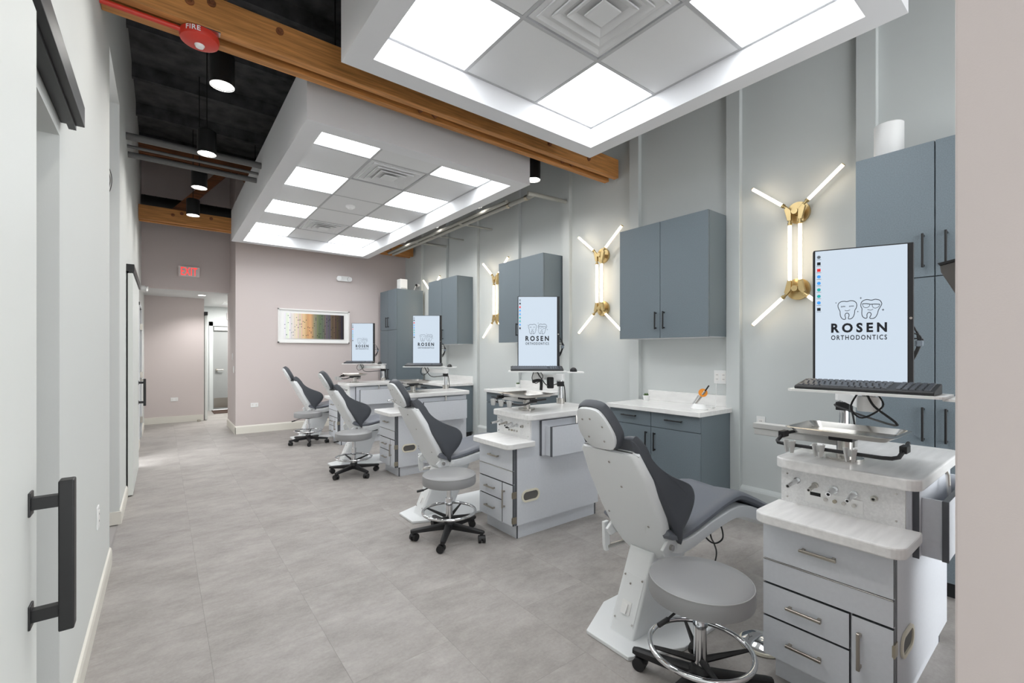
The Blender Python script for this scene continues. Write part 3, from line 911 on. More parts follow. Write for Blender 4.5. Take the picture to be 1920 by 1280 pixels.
# ------------------------------------------------------------------ wall sconces
def sconce(y, label):
    t = thing('wall_sconce', label, 'wall light', (WX, y, 2.26), group='brass tube wall sconces')
    ZT, ZB2, X = 0.315, -0.315, -0.085
    for z, s in ((ZT, 1), (ZB2, -1)):
        bm = bmesh.new(); cyl(bm, (0, 0, z), (-0.028, 0, z), 0.088, seg=32); d = obj('wall_plate', bm, 'brass', t, smooth=True)
        bm = bmesh.new(); cyl(bm, (-0.028, 0, z), (X - 0.016, 0, z), 0.024, seg=20); obj('knob', bm, 'brass', d, smooth=True)
        for k in (-1, 1):
            bm = bmesh.new()
            poly = [(k * 0.027, z + s * 0.012), (k * 0.058, z + s * 0.048), (k * 0.078, z + s * 0.03), (k * 0.053, z - s * 0.07), (k * 0.025, z - s * 0.07)]
            prism(bm, poly if k * s > 0 else list(reversed(poly)), 'x', X - 0.012, X + 0.016)
            obj('bracket', bm, 'brass', d, bevel=0.002)
    def rod(name, p, q):
        p, q = Vector((X, p[0], p[1])), Vector((X, q[0], q[1]))
        d = (q - p).normalized()
        bm = bmesh.new(); cyl(bm, p, p + d * 0.05, 0.011, seg=14); cyl(bm, p + d * 0.028, p + d * 0.046, 0.017, seg=14)
        cyl(bm, q - d * 0.006, q, 0.0155, seg=14)
        u = Vector((1, 0, 0))
        a, b = p + d * 0.03, q
        side = d.cross(u) * 0.007
        vs = [bm.verts.new(x) for x in (a + u * 0.0135 + side, b + u * 0.0135 + side, b + u * 0.0135 - side, a + u * 0.0135 - side, a + u * 0.020 + side, b + u * 0.020 + side, b + u * 0.020 - side, a + u * 0.020 - side)]
        for f in ((0, 1, 2, 3), (4, 7, 6, 5), (0, 4, 5, 1), (2, 6, 7, 3), (0, 3, 7, 4), (1, 5, 6, 2)):
            bm.faces.new([vs[i] for i in f])
        h = obj('tube_holder', bm, 'brass', t, smooth=True)
        bm = bmesh.new(); cyl(bm, p + d * 0.05, q - d * 0.006, 0.0130, seg=14); obj('light_tube', bm, 'tube_glow', h, smooth=True)
    for k in (-1, 1):
        rod('r', (k * 0.038, ZT - 0.06), (k * 0.038, ZB2 + 0.06))
        rod('r', (k * 0.06, ZT + 0.04), (k * 0.335, ZT + 0.275))
        rod('r', (k * 0.06, ZB2 - 0.04), (k * 0.335, ZB2 - 0.285))
    return t
sconce(1.501, 'brass six-tube wall sconce beside the tall cabinet with the white cylinder')
sconce(3.589, 'brass six-tube wall sconce, second from the tall cabinet with the white cylinder')
sconce(5.699, 'brass six-tube wall sconce, third from the tall cabinet with the white cylinder')
sconce(7.80, 'brass six-tube wall sconce closest to the pink end wall')

# ================================================================== DELIVERY CARTS
def front(name, parent, y0, y1, z0, z1):
    bm = bmesh.new()
    box(bm, 0, y0, z0, 0.02, y1, z1)
    o = obj(name, bm, ['cart', 'cart_edge'], parent)
    for p in o.data.polygons:
        if abs(p.normal.x) < 0.5:
            p.material_index = 1
    return o

def make_cart(label):
    t = thing('delivery_cart', label, 'cart', group='pale dental delivery carts')
    WD = 0.447
    bm = bmesh.new()
    prism(bm, [(0.0205, 0.11), (0.95, 0.11), (0.95, 0.90), (0.19, 0.90), (0.19, 0.70), (0.0205, 0.70)], 'y', 0, WD)
    obj('body', bm, 'cart', t)
    bm = bmesh.new(); box(bm, 0.06, 0.027, 0, 0.945, WD - 0.027, 0.11)
    o = obj('toe_base', bm, 'cart', t)
    B('edge_band', 'cart_edge', o, (0.058, 0.0255, 0, 0.072, 0.0275, 0.11), (0.93, 0.0255, 0, 0.946, 0.0275, 0.11))
    B('edge_band', 'cart_edge', t, (0.0207, -0.0008, 0.112, 0.042, 0.0, 0.699))
    f = front('flip_panel', t, 0.001, WD - 0.001, 0.53, 0.697); pull(f, 0, 0.235, 0.612, 0.13, False, 'nickel', -0.028, 0.011)
    bm = bmesh.new(); cyl(bm, (-0.001, 0.002, 0.5255), (-0.001, WD - 0.002, 0.5255), 0.0028, seg=8); obj('piano_hinge', bm, 'steel', f)
    front('lower_panel', t, 0.001, WD - 0.001, 0.428, 0.522)
    f = front('drawer', t, 0.134, WD - 0.001, 0.285, 0.419); pull(f, 0, 0.285, 0.352, 0.13, False, 'nickel', -0.028, 0.011)
    f = front('drawer', t, 0.134, WD - 0.001, 0.112, 0.277); pull(f, 0, 0.285, 0.196, 0.13, False, 'nickel', -0.028, 0.011)
    f = front('door', t, 0.001, 0.126, 0.112, 0.419); pull(f, 0, 0.1, 0.30, 0.14, True, 'nickel', -0.028, 0.011)
    for z in (0.155, 0.345):
        B('hinge', 'brass_hinge', f, (-0.004, -0.004, z - 0.025, 0.035, 0.001, z + 0.025), (-0.006, -0.006, z - 0.02, 0.002, 0.004, z + 0.02))
    bm = bmesh.new(); prism(bm, rrect(-0.078, -0.045, 0.189, WD + 0.012, 0.05, 6, (0, 1, 1, 0)), 'z', 0.70, 0.742); obj('shelf', bm, 'cart_top', t, bevel=0.006)
    bm = bmesh.new(); prism(bm, rrect(0.125, -0.05, 0.99, WD + 0.012, 0.055, 6), 'z', 0.90, 0.945); obj('top', bm, 'cart_top', t, bevel=0.006)
    # control panel
    p = B('control_panel', 'panel', t, (0.156, 0.004, 0.742, 0.168, WD - 0.004, 0.90))
    for y in (0.03, WD - 0.03):
        for z in (0.765, 0.87):
            bm = bmesh.new(); cyl(bm, (0.157, y, z), (0.153, y, z), 0.004, seg=8); obj('screw', bm, 'steel', p)
    def conn(y, z, r, L, m, bend=0.0):
        bm = bmesh.new()
        cyl(bm, (0.157, y, z), (0.145, y, z), r * 1.35, seg=14)
        cyl(bm, (0.146, y, z), (0.135, y, z), r * 1.1, seg=14)
        cyl(bm, (0.137, y, z), (0.137 - L, y, z - bend), r, r * 0.8, seg=14)
        c = obj('connector', bm, m, p, smooth=True)
        bm = bmesh.new(); cyl(bm, (0.1368 - L, y, z - bend), (0.1366 - L - 0.0008, y, z - bend), r * 0.5, seg=10); obj('bore', bm, 'dark_hole', c)
    conn(0.375, 0.848, 0.010, 0.09, 'chrome', 0.008); conn(0.305, 0.842, 0.009, 0.06, 'steel', 0.008); conn(0.235, 0.84, 0.012, 0.055, 'chrome', 0.008)
    conn(0.165, 0.838, 0.010, 0.07, 'chrome', 0.012); conn(0.098, 0.836, 0.009, 0.002, 'steel')
    lp = B('label_plate', 'white_plastic', p, (0.1535, 0.135, 0.762, 0.1562, 0.345, 0.815))
    B('display', 'dark_hole', lp, (0.1525, 0.285, 0.795, 0.1537, 0.325, 0.81))
    for y in (0.265, 0.232, 0.2, 0.165):
        bm = bmesh.new(); cyl(bm, (0.154, y, 0.79), (0.144, y, 0.79), 0.0075, seg=14); cyl(bm, (0.144, y, 0.79), (0.1435, y, 0.79), 0.004, seg=10); obj('knob', bm, 'brass_hinge' if y == 0.232 else 'steel', lp, smooth=True)
    for q in [p] + list(p.children_recursive):
        if q.type == 'MESH':
            q.data.transform(Matrix.Translation((0.022, 0, 0)))
    # side pocket
    b = B('side_pocket', 'cart', t, (0.315, -0.098, 0.612, 0.90, -0.082, 0.842), (0.315, -0.082, 0.612, 0.33, -0.02, 0.842), (0.885, -0.082, 0.612, 0.90, -0.02, 0.842), (0.33, -0.082, 0.612, 0.885, -0.02, 0.625))
    B('pocket_edge', 'cart_edge', b, (0.309, -0.1, 0.61, 0.3148, -0.08, 0.844), (0.315, -0.099, 0.8422, 0.90, -0.081, 0.8436), (0.27, -0.02, 0.61, 0.2762, -0.0, 0.885), (0.2764, -0.02, 0.885, 0.90, -0.001, 0.8865))
    B('back_board', 'cart', b, (0.2764, -0.019, 0.612, 0.90, -0.0005, 0.8848))
    bm = bmesh.new(); tube(bm, [(0.62, -0.06, 0.72), (0.63, -0.05, 0.885), (0.635, -0.035, 0.93)], [0.006, 0.008, 0.006], 8); obj('tweezers', bm, 'steel', b, smooth=True)
    # oval cable port
    bm = bmesh.new()
    o_, i_ = rrect(0.085, 0.272, 0.265, 0.366, 0.046, 7), rrect(0.10, 0.287, 0.25, 0.351, 0.031, 7)
    A = [bm.verts.new((x, -0.001, z)) for x, z in o_]; A2 = [bm.verts.new((x, -0.008, z)) for x, z in o_]
    C = [bm.verts.new((x, -0.008, z)) for x, z in i_]; C2 = [bm.verts.new((x, -0.001, z)) for x, z in i_]
    n = len(A)
    for i in range(n):
        j = (i + 1) % n
        for P_, Q_ in ((A, A2), (A2, C), (C, C2)):
            bm.faces.new((P_[i], P_[j], Q_[j], Q_[i]))
    g = obj('cable_port', bm, 'cream_plastic', t, smooth=True)
    bm = bmesh.new(); prism(bm, i_, 'y', -0.0024, -0.0004); obj('opening', bm, 'port_hole', g)
    return t

CARTS = [(2.08, 0.443), (2.08, 2.678), (2.085, 4.862), (2.11, 7.06)]
ORD = ['nearest the white cylinder', 'second from the white cylinder', 'second from the pink wall', 'nearest the pink wall']
cart0 = make_cart('pale grey drawer cart with white tops, ' + ORD[0])
place(cart0, (CARTS[0][0], CARTS[0][1], 0))
for k in range(1, 4):
    dup(cart0, (CARTS[k][0], CARTS[k][1], 0), 0, 'pale grey drawer cart with white tops, ' + ORD[k])

# instrument holder + tray on each cart
def make_holder(label):
    t = thing('instrument_holder', label, 'holder', group='instrument holders on the carts')
    bm = bmesh.new(); tube(bm, [(0.36, 0.03, 0.10), (0.22, 0.012, 0.098), (0.14, 0.015, 0.075), (0.112, 0.03, 0.072), (0.108, 0.06, 0.07), (0.108, 0.40, 0.07), (0.112, 0.43, 0.072), (0.14, 0.445, 0.075), (0.22, 0.448, 0.098), (0.36, 0.43, 0.10)], 0.008, 8); obj('black_bar', bm, 'black_plastic', t, smooth=True)
    for y in (0.012, 0.448):
        B('clip', 'black_plastic', t, (0.185, y - 0.012, 0.083, 0.245, y + 0.012, 0.112), bev=0.003)
    B('mount', 'black_plastic', t, (0.28, 0.2, 0.085, 0.40, 0.29, 0.108), bev=0.004)
    bm = bmesh.new(); cyl(bm, (0.34, 0.245, 0.0), (0.34, 0.245, 0.086), 0.03, seg=20); cyl(bm, (0.34, 0.245, 0.0), (0.34, 0.245, 0.01), 0.07, seg=24); obj('post', bm, 'steel', t, smooth=True)
    B('side_arm', 'grey_plastic', t, (0.39, 0.22, 0.045, 0.43, 0.66, 0.078), (0.385, 0.22, 0.0785, 0.435, 0.664, 0.106), bev=0.003)
    for y in (0.375, 0.265, 0.155):
        bm = bmesh.new()
        for a0 in (-150, 30):
            pts = [math.radians(a0 + 12 * i) for i in range(11)]
            for z0, z1, r0, r1 in ((-0.030, 0.022, 0.012, 0.020),):
                A = [[bm.verts.new((0.088 + r * math.cos(a), y + r * math.sin(a), 0.07 + z)) for a in pts] for r, z in ((r0, z0), (r1, z1), (r1 + 0.004, z1), (r0 + 0.004, z0))]
                for i in range(4):
                    P_, Q_ = A[i], A[(i + 1) % 4]
                    for j in range(10):
                        bm.faces.new((P_[j], P_[j + 1], Q_[j + 1], Q_[j]))
                bm.faces.new([A[i][0] for i in range(4)]); bm.faces.new([A[i][-1] for i in range(4)])
        box(bm, 0.098, y - 0.012, 0.058, 0.118, y + 0.012, 0.084)
        obj('tool_cradle', bm, 'grey_plastic', t, smooth=True)
    return t
def make_tray(label):
    t = thing('instrument_tray', label, 'tray', group='steel instrument trays')
    bm = bmesh.new()
    R = [rrect(0.0, 0.0, 0.33, 0.40, 0.045, 6), rrect(0.012, 0.012, 0.318, 0.388, 0.04, 6), rrect(0.035, 0.035, 0.295, 0.365, 0.03, 6)]
    rings = [[bm.verts.new((x, y, z)) for x, y in R[i]] for i, z in ((0, 0.024), (1, 0.026), (2, 0.002))]
    rings2 = [[bm.verts.new((x, y, z)) for x, y in R[i]] for i, z in ((2, 0.0), (1, 0.0245), (0, 0.0225))]
    allr = rings + rings2
    n = len(R[0])
    for P_, Q_ in list(zip(allr, allr[1:])) + [(allr[-1], allr[0])]:
        if P_ is rings[2] and Q_ is rings2[0]:
            continue
        for i in range(n):
            j = (i + 1) % n
            bm.faces.new((P_[i], P_[j], Q_[j], Q_[i]))
    bm.faces.new(rings[2]); bm.faces.new(list(reversed(rings2[0])))
    obj('pan', bm, 'steel', t, smooth=True)
    B('rubber_foot', 'black_plastic', t, (0.14, 0.18, -0.002, 0.2, 0.22, 0.001))
    return t
h0 = make_holder('black bar with three grey tool cradles on the cart ' + ORD[0])
y0 = make_tray('stainless steel instrument tray on the cart ' + ORD[0])
for k, (cx, cy) in enumerate(CARTS):
    lo, lt = (cx, cy, 0.9455), (cx + 0.165, cy + 0.035, 0.9455 + 0.113)
    if k == 0:
        place(h0, lo); place(y0, lt)
    else:
        dup(h0, lo, 0, 'black bar with three grey tool cradles on the cart ' + ORD[k])
        dup(y0, lt, 0, 'stainless steel instrument tray on the cart ' + ORD[k])

# ------------------------------------------------------------------ monitors, keyboard stands
LS, LV = 0.0001737, 0.000218
def logo(parent, wd, ht):
    zb = ht / 2 - 0.395          # baseline of the big word, from screen centre
    def to3(p):
        return Vector(((p.x - 945) * LS, -0.0135, zb + (932 - p.y) * LV))
    bm = bmesh.new()
    T1 = [(500, 350), (520, 300), (570, 268), (640, 262), (700, 270), (770, 255), (840, 262), (895, 300), (910, 360), (895, 420), (868, 460), (860, 530), (835, 595), (790, 635), (740, 640), (728, 620), (745, 565), (730, 525), (700, 515), (670, 525), (655, 565), (670, 620), (655, 645), (610, 640), (570, 600), (550, 540), (545, 470), (515, 410)]
    T2 = [(995, 350), (1015, 290), (1070, 255), (1130, 245), (1220, 262), (1300, 247), (1390, 270), (1430, 330), (1425, 370), (1390, 430), (1362, 480), (1345, 545), (1310, 610), (1260, 643), (1200, 643), (1185, 620), (1215, 560), (1200, 525), (1170, 515), (1140, 530), (1125, 570), (1128, 620), (1095, 637), (1045, 610), (1020, 560), (1018, 490), (1020, 430), (1000, 390)]
    for T in (T1, T2):
        ribbon(bm, smooth_pts([(x, y, 0) for x, y in T], 4, True), 15, to3, True)
    obj('tooth_outline', bm, 'ink', parent)
    bm = bmesh.new()
    for G in ([(1035, 332), (1110, 330), (1182, 346), (1172, 388), (1130, 412), (1080, 410), (1046, 385)], [(1240, 348), (1310, 350), (1388, 357), (1362, 408), (1310, 428), (1265, 420), (1240, 388)]):
        ribbon(bm, smooth_pts([(x, y, 0) for x, y in G], 4, True), 10, to3, True)
    ribbon(bm, [(1025, 330), (1110, 330), (1200, 346), (1300, 346), (1398, 354)], 15, to3)
    for pts in ([(650, 452), (672, 462), (710, 468), (765, 446)], [(1135, 453), (1190, 468), (1230, 462), (1252, 450)], [(565, 382), (615, 376), (665, 374)], [(742, 378), (795, 372), (848, 372)]):
        ribbon(bm, smooth_pts([(x, y, 0) for x, y in pts], 4), 10, to3)
    for x in (575, 597, 622, 647, 757, 782, 810, 835):
        ribbon(bm, [(x, 378), (x - 2, 354)], 7, to3)
    obj('face_lines', bm, 'ink', parent)
    bm = bmesh.new()
    for x, y, r in ((458, 288, 20), (995, 207, 28), (932, 490, 22), (1460, 470, 32)):
        vs = []
        for k in range(8):
            a = k * PI / 4
            rr = r if k % 2 == 0 else r * 0.32
            vs.append(bm.verts.new(to3(Vector((x + rr * math.cos(a), y + rr * math.sin(a), 0)))))
        bm.faces.new(vs)
    obj('sparkles', bm, 'ink', parent)
    bm = bmesh.new(); text_mesh(bm, 'ROSEN', 0.0447, (0, -0.0125, zb + 0.0224), (1, 0, 0), (0, 0, 1), bold=0.04, spacing=1.5, width=0.207)
    obj('lettering', bm, 'ink', parent)
    bm = bmesh.new(); text_mesh(bm, 'ORTHODONTICS', 0.0225, (0, -0.0125, zb - 0.0225), (1, 0, 0), (0, 0, 1), bold=0.02, spacing=1.3, width=0.207)
    obj('lettering', bm, 'ink', parent)

def make_monitor(label):
    wd, ht = 0.345, 0.63
    t = thing('monitor', label, 'monitor', group='portrait computer monitors')
    B('housing', 'black_plastic', t, (-wd / 2, -0.010, -ht / 2, wd / 2 + 0.026, 0.028, ht / 2), bev=0.004)
    B('back_bulge', 'black_plastic', t, (-0.11, 0.028, -0.17, 0.11, 0.05, 0.17), bev=0.01)
    s = B('screen', 'screen', t, (-wd / 2 + 0.007, -0.0125, -ht / 2 + 0.006, wd / 2 + 0.002, -0.0105, ht / 2 - 0.006))
    logo(s, wd, ht)
    for k, c in enumerate(('icon_grey', 'ink', 'icon_red', 'icon_blue', 'icon_blue', 'icon_teal', 'icon_teal', 'icon_blue', 'ink')):
        z = ht / 2 - 0.034 - k * 0.031
        bm = bmesh.new()
        if k in (1, 2, 8):
            box(bm, -wd / 2 + 0.014, -0.0133, z - 0.007, -wd / 2 + 0.028, -0.0126, z + 0.007)
            if k == 8:
                box(bm, -wd / 2 + 0.016, -0.0136, z - 0.004, -wd / 2 + 0.026, -0.0132, z + 0.004)
        else:
            cyl(bm, (-wd / 2 + 0.021, -0.0126, z), (-wd / 2 + 0.021, -0.0133, z), 0.0075, seg=16)
        obj('icon', bm, c, s)
        B('caption', 'icon_grey', s, (-wd / 2 + 0.012, -0.0133, z - 0.0125, -wd / 2 + 0.030, -0.0127, z - 0.0105))
    bm = bmesh.new(); cyl(bm, (wd / 2 + 0.014, -0.0095, -0.02), (wd / 2 + 0.014, -0.0112, -0.02), 0.0055, seg=16); obj('badge', bm, 'steel', t)
    bm = bmesh.new()
    for q in range(4):
        tube(bm, smooth_pts([(0.14, 0.05, -0.02 - 0.03 * q), (0.21 + 0.008 * q, 0.06, -0.05 - 0.02 * q), (0.228 + 0.004 * q, 0.06, -0.13), (0.20, 0.058, -0.19 - 0.01 * q), (0.13, 0.05, -0.21)]), 0.0032, 6)
    obj('cable', bm, 'black_plastic', t, smooth=True)
    B('cable_tie', 'icon_grey', t, (0.218, 0.05, -0.145, 0.245, 0.07, -0.118), bev=0.004)
    B('vesa_mount', 'white_plastic', t, (-0.05, 0.05, -0.06, 0.05, 0.075, 0.06), bev=0.004)
    B('mount_post', 'white_plastic', t, (-0.02, 0.0755, -0.335, 0.02, 0.10, 0.05), bev=0.003)
    return t

def make_stand(k, fc, rd, mon, pole):
    """fc: tray front centre; rd: reading direction (left to right); mon: monitor centre xy"""
    right = Vector((rd[0], rd[1], 0)).normalized()
    back = Vector((-right.y, right.x, 0))
    rz = math.atan2(right.y, right.x)
    t = thing('keyboard_stand', 'white keyboard shelf on a chrome pole, cart ' + ORD[k], 'stand', fc, rz, group='keyboard stands on the carts')
    Rm = Matrix.Rotation(-rz, 3, 'Z')
    def L(p):
        return Rm @ (Vector(p) - Vector(fc))
    bm = bmesh.new(); prism(bm, rrect(-0.25, 0.0, 0.25, 0.20, 0.02, 4), 'z', -0.009, 0.0); obj('keyboard_shelf', bm, 'white_plastic', t)
    bm = bmesh.new(); prism(bm, rrect(0.235, 0.05, 0.40, 0.21, 0.02, 4), 'z', -0.018, -0.0092); obj('mouse_shelf', bm, 'white_plastic', t)
    pb, pt = L((pole[0], pole[1], 0.9455)), L((pole[0], pole[1], fc[2] - 0.05))
    bm = bmesh.new(); cyl(bm, pb, pt, 0.024, seg=20); obj('pole', bm, 'chrome', t, smooth=True)
    bm = bmesh.new(); cyl(bm, pb, pb + Vector((0, 0, 0.05)), 0.04, seg=24); obj('pole_base', bm, 'steel', t, smooth=True)
    B('collar', 'black_plastic', t, (pb.x - 0.032, pb.y - 0.032, 0.16 + pb.z, pb.x + 0.032, pb.y + 0.032, 0.205 + pb.z), bev=0.004)
    c1 = L((pole[0], pole[1], fc[2] - 0.075))
    c2 = Vector((0.0, 0.16, -0.055))
    mid = (c1 + c2) / 2 + Vector((0.03, 0.0, 0))
    bm = bmesh.new()
    for a in (c1, c2):
        cyl(bm, (a.x, a.y, a.z - 0.03), (a.x, a.y, a.z + 0.03), 0.04, seg=24)
    for a, b in ((c1, c2),):
        d = (b - a); d.z = 0
        if d.length > 0.02:
            d.normalize(); s = Vector((-d.y, d.x, 0)) * 0.03
            vs = [bm.verts.new(v) for v in (a + s + Vector((0, 0, -0.024)), b + s + Vector((0, 0, -0.024)), b - s + Vector((0, 0, -0.024)), a - s + Vector((0, 0, -0.024)), a + s + Vector((0, 0, 0.022)), b + s + Vector((0, 0, 0.022)), b - s + Vector((0, 0, 0.022)), a - s + Vector((0, 0, 0.022)))]
            for f in ((0, 1, 2, 3), (4, 7, 6, 5), (0, 4, 5, 1), (2, 6, 7, 3), (0, 3, 7, 4), (1, 5, 6, 2)):
                bm.faces.new([vs[i] for i in f])
    obj('arm', bm, 'white_plastic', t, smooth=True)
    bm = bmesh.new(); cyl(bm, c2 + Vector((0, 0, 0.02)), (c2.x, c2.y, -0.009), 0.022, seg=16); obj('swivel', bm, 'white_plastic', t, smooth=True)
    bm = bmesh.new(); tube(bm, smooth_pts([(0.0, 0.13, -0.012), (0.03, 0.11, -0.06), (0.09, 0.13, -0.13), (c1.x - 0.03, c1.y - 0.04, c1.z - 0.06), (pb.x + 0.03, pb.y - 0.01, pb.z + 0.18), (pb.x + 0.05, pb.y + 0.02, pb.z + 0.01)]), 0.0045, 6)
    tube(bm, smooth_pts([(-0.03, 0.13, -0.012), (-0.045, 0.10, -0.07), (-0.01, 0.11, -0.11), (0.05, 0.14, -0.06), (0.03, 0.15, -0.012)]), 0.0035, 6); obj('cable', bm, 'black_plastic', t, smooth=True)
    if k in (1,):
        B('power_brick', 'black_plastic', t, (0.09, 0.17, -0.16, 0.15, 0.21, -0.06), bev=0.01)
        bm = bmesh.new(); tube(bm, smooth_pts([(-0.04, 0.1, -0.095), (0.01, 0.12, -0.085), (0.035, 0.13, -0.10), (0.035, 0.14, -0.17)]), 0.014, 8); obj('handpiece', bm, 'black_plastic', t, smooth=True)
    # keyboard and mouse, lying on the shelves
    kb = thing('keyboard', 'black keyboard on the shelf of the cart ' + ORD[k], 'keyboard', Vector(fc) + right * (-0.005) + back * 0.03 + Vector((0, 0, 0.0005)), rz, group='black keyboards')
    bm = bmesh.new(); prism(bm, [(0, 0), (0.14, 0), (0.14, 0.034), (0.13, 0.038), (0.004, 0.014), (0, 0.009)], 'x', -0.225, 0.225); obj('case', bm, 'black_plastic', kb, bevel=0.002)
    bm = bmesh.new()
    for r in range(6):
        y = 0.014 + r * 0.0185
        z = 0.0145 + (y - 0.004) * 0.024 / 0.126
        for c in range(21):
            if c in (15,) or (c in (16, 17, 18, 19, 20) and r == 5):
                pass
            x = -0.215 + c * 0.0205 + ((0.0, 0.011, 0.006, 0.002, 0.009, 0.0)[r] if c < 14 else 0.0)
            if c == 15 or (r == 0 and 4 <= c <= 8 and c != 4):
                continue
            w2 = 0.0172 if not (r == 0 and c == 4) else 0.099
            a = [bm.verts.new(p) for p in ((x, y, z - 0.001), (x + w2, y, z - 0.001), (x + w2, y + 0.0155, z + 0.002), (x, y + 0.0155, z + 0.002))]
            b = [bm.verts.new(p) for p in ((x + 0.002, y + 0.002, z + 0.004), (x + w2 - 0.002, y + 0.002, z + 0.004), (x + w2 - 0.002, y + 0.0135, z + 0.0065), (x + 0.002, y + 0.0135, z + 0.0065))]
            bm.faces.new(b)
            for i in range(4):
                j = (i + 1) % 4
                bm.faces.new((a[i], a[j], b[j], b[i]))
    ks = obj('keys', bm, 'key', kb); ks['kind'] = 'stuff'
    ms = thing('mouse', 'black computer mouse beside the keyboard of the cart ' + ORD[k], 'mouse', Vector(fc) + right * 0.315 + back * 0.12 + Vector((0, 0, -0.009)), rz, group='black computer mice')
    bm = bmesh.new(); bmesh.ops.create_uvsphere(bm, u_segments=20, v_segments=12, radius=1.0)
    for v in bm.verts:
        v.co = Vector((v.co.x * 0.031, v.co.y * 0.052, max(0, v.co.z + 0.15) * 0.032))
    obj('shell', bm, 'black_plastic', ms, smooth=True)
    bm = bmesh.new(); cyl(bm, (-0.004, 0.026, 0.027), (0.004, 0.026, 0.027), 0.008, seg=14); obj('wheel', bm, 'icon_grey', ms)
    return t

MON = [((2.473, 0.837), (2.62, 0.508)), ((2.478, 3.137), (2.769, 2.911)), ((2.54, 5.387), (2.833, 5.159)), ((2.43, 7.41), (2.72, 7.185))]
STAND = [((2.14, 0.57, 1.265), (0, -1)), ((2.50, 2.87, 1.265), (0.79, -0.61)), ((2.53, 5.06, 1.25), (0.79, -0.61)), ((2.42, 7.08, 1.25), (0.79, -0.61))]
mon0 = make_monitor('portrait monitor showing a two-teeth logo, on the cart ' + ORD[0])
for k in range(4):
    (ax, ay), (bx, by) = MON[k]
    rz = math.atan2(by - ay, bx - ax)
    c = ((ax + bx) / 2, (ay + by) / 2, (1.593, 1.603, 1.585, 1.585)[k])
    if k == 0:
        place(mon0, c, rz)
    else:
        dup(mon0, c, rz, 'portrait monitor showing a two-teeth logo, on the cart ' + ORD[k])
    make_stand(k, STAND[k][0], STAND[k][1], c, (CARTS[k][0] + 0.88, CARTS[k][1] + 0.40))

# ================================================================== TREATMENT CHAIRS
def loft(bm, secs, closed=True):
    """secs: list of closed loops (same count)"""
    rings = [[bm.verts.new(p) for p in s] for s in secs]
    n = len(rings[0])
    for A, C in zip(rings, rings[1:]):
        for i in range(n):
            j = (i + 1) % n
            bm.faces.new((A[i], A[j], C[j], C[i]))
    bm.faces.new(list(reversed(rings[0])))
    bm.faces.new(rings[-1])

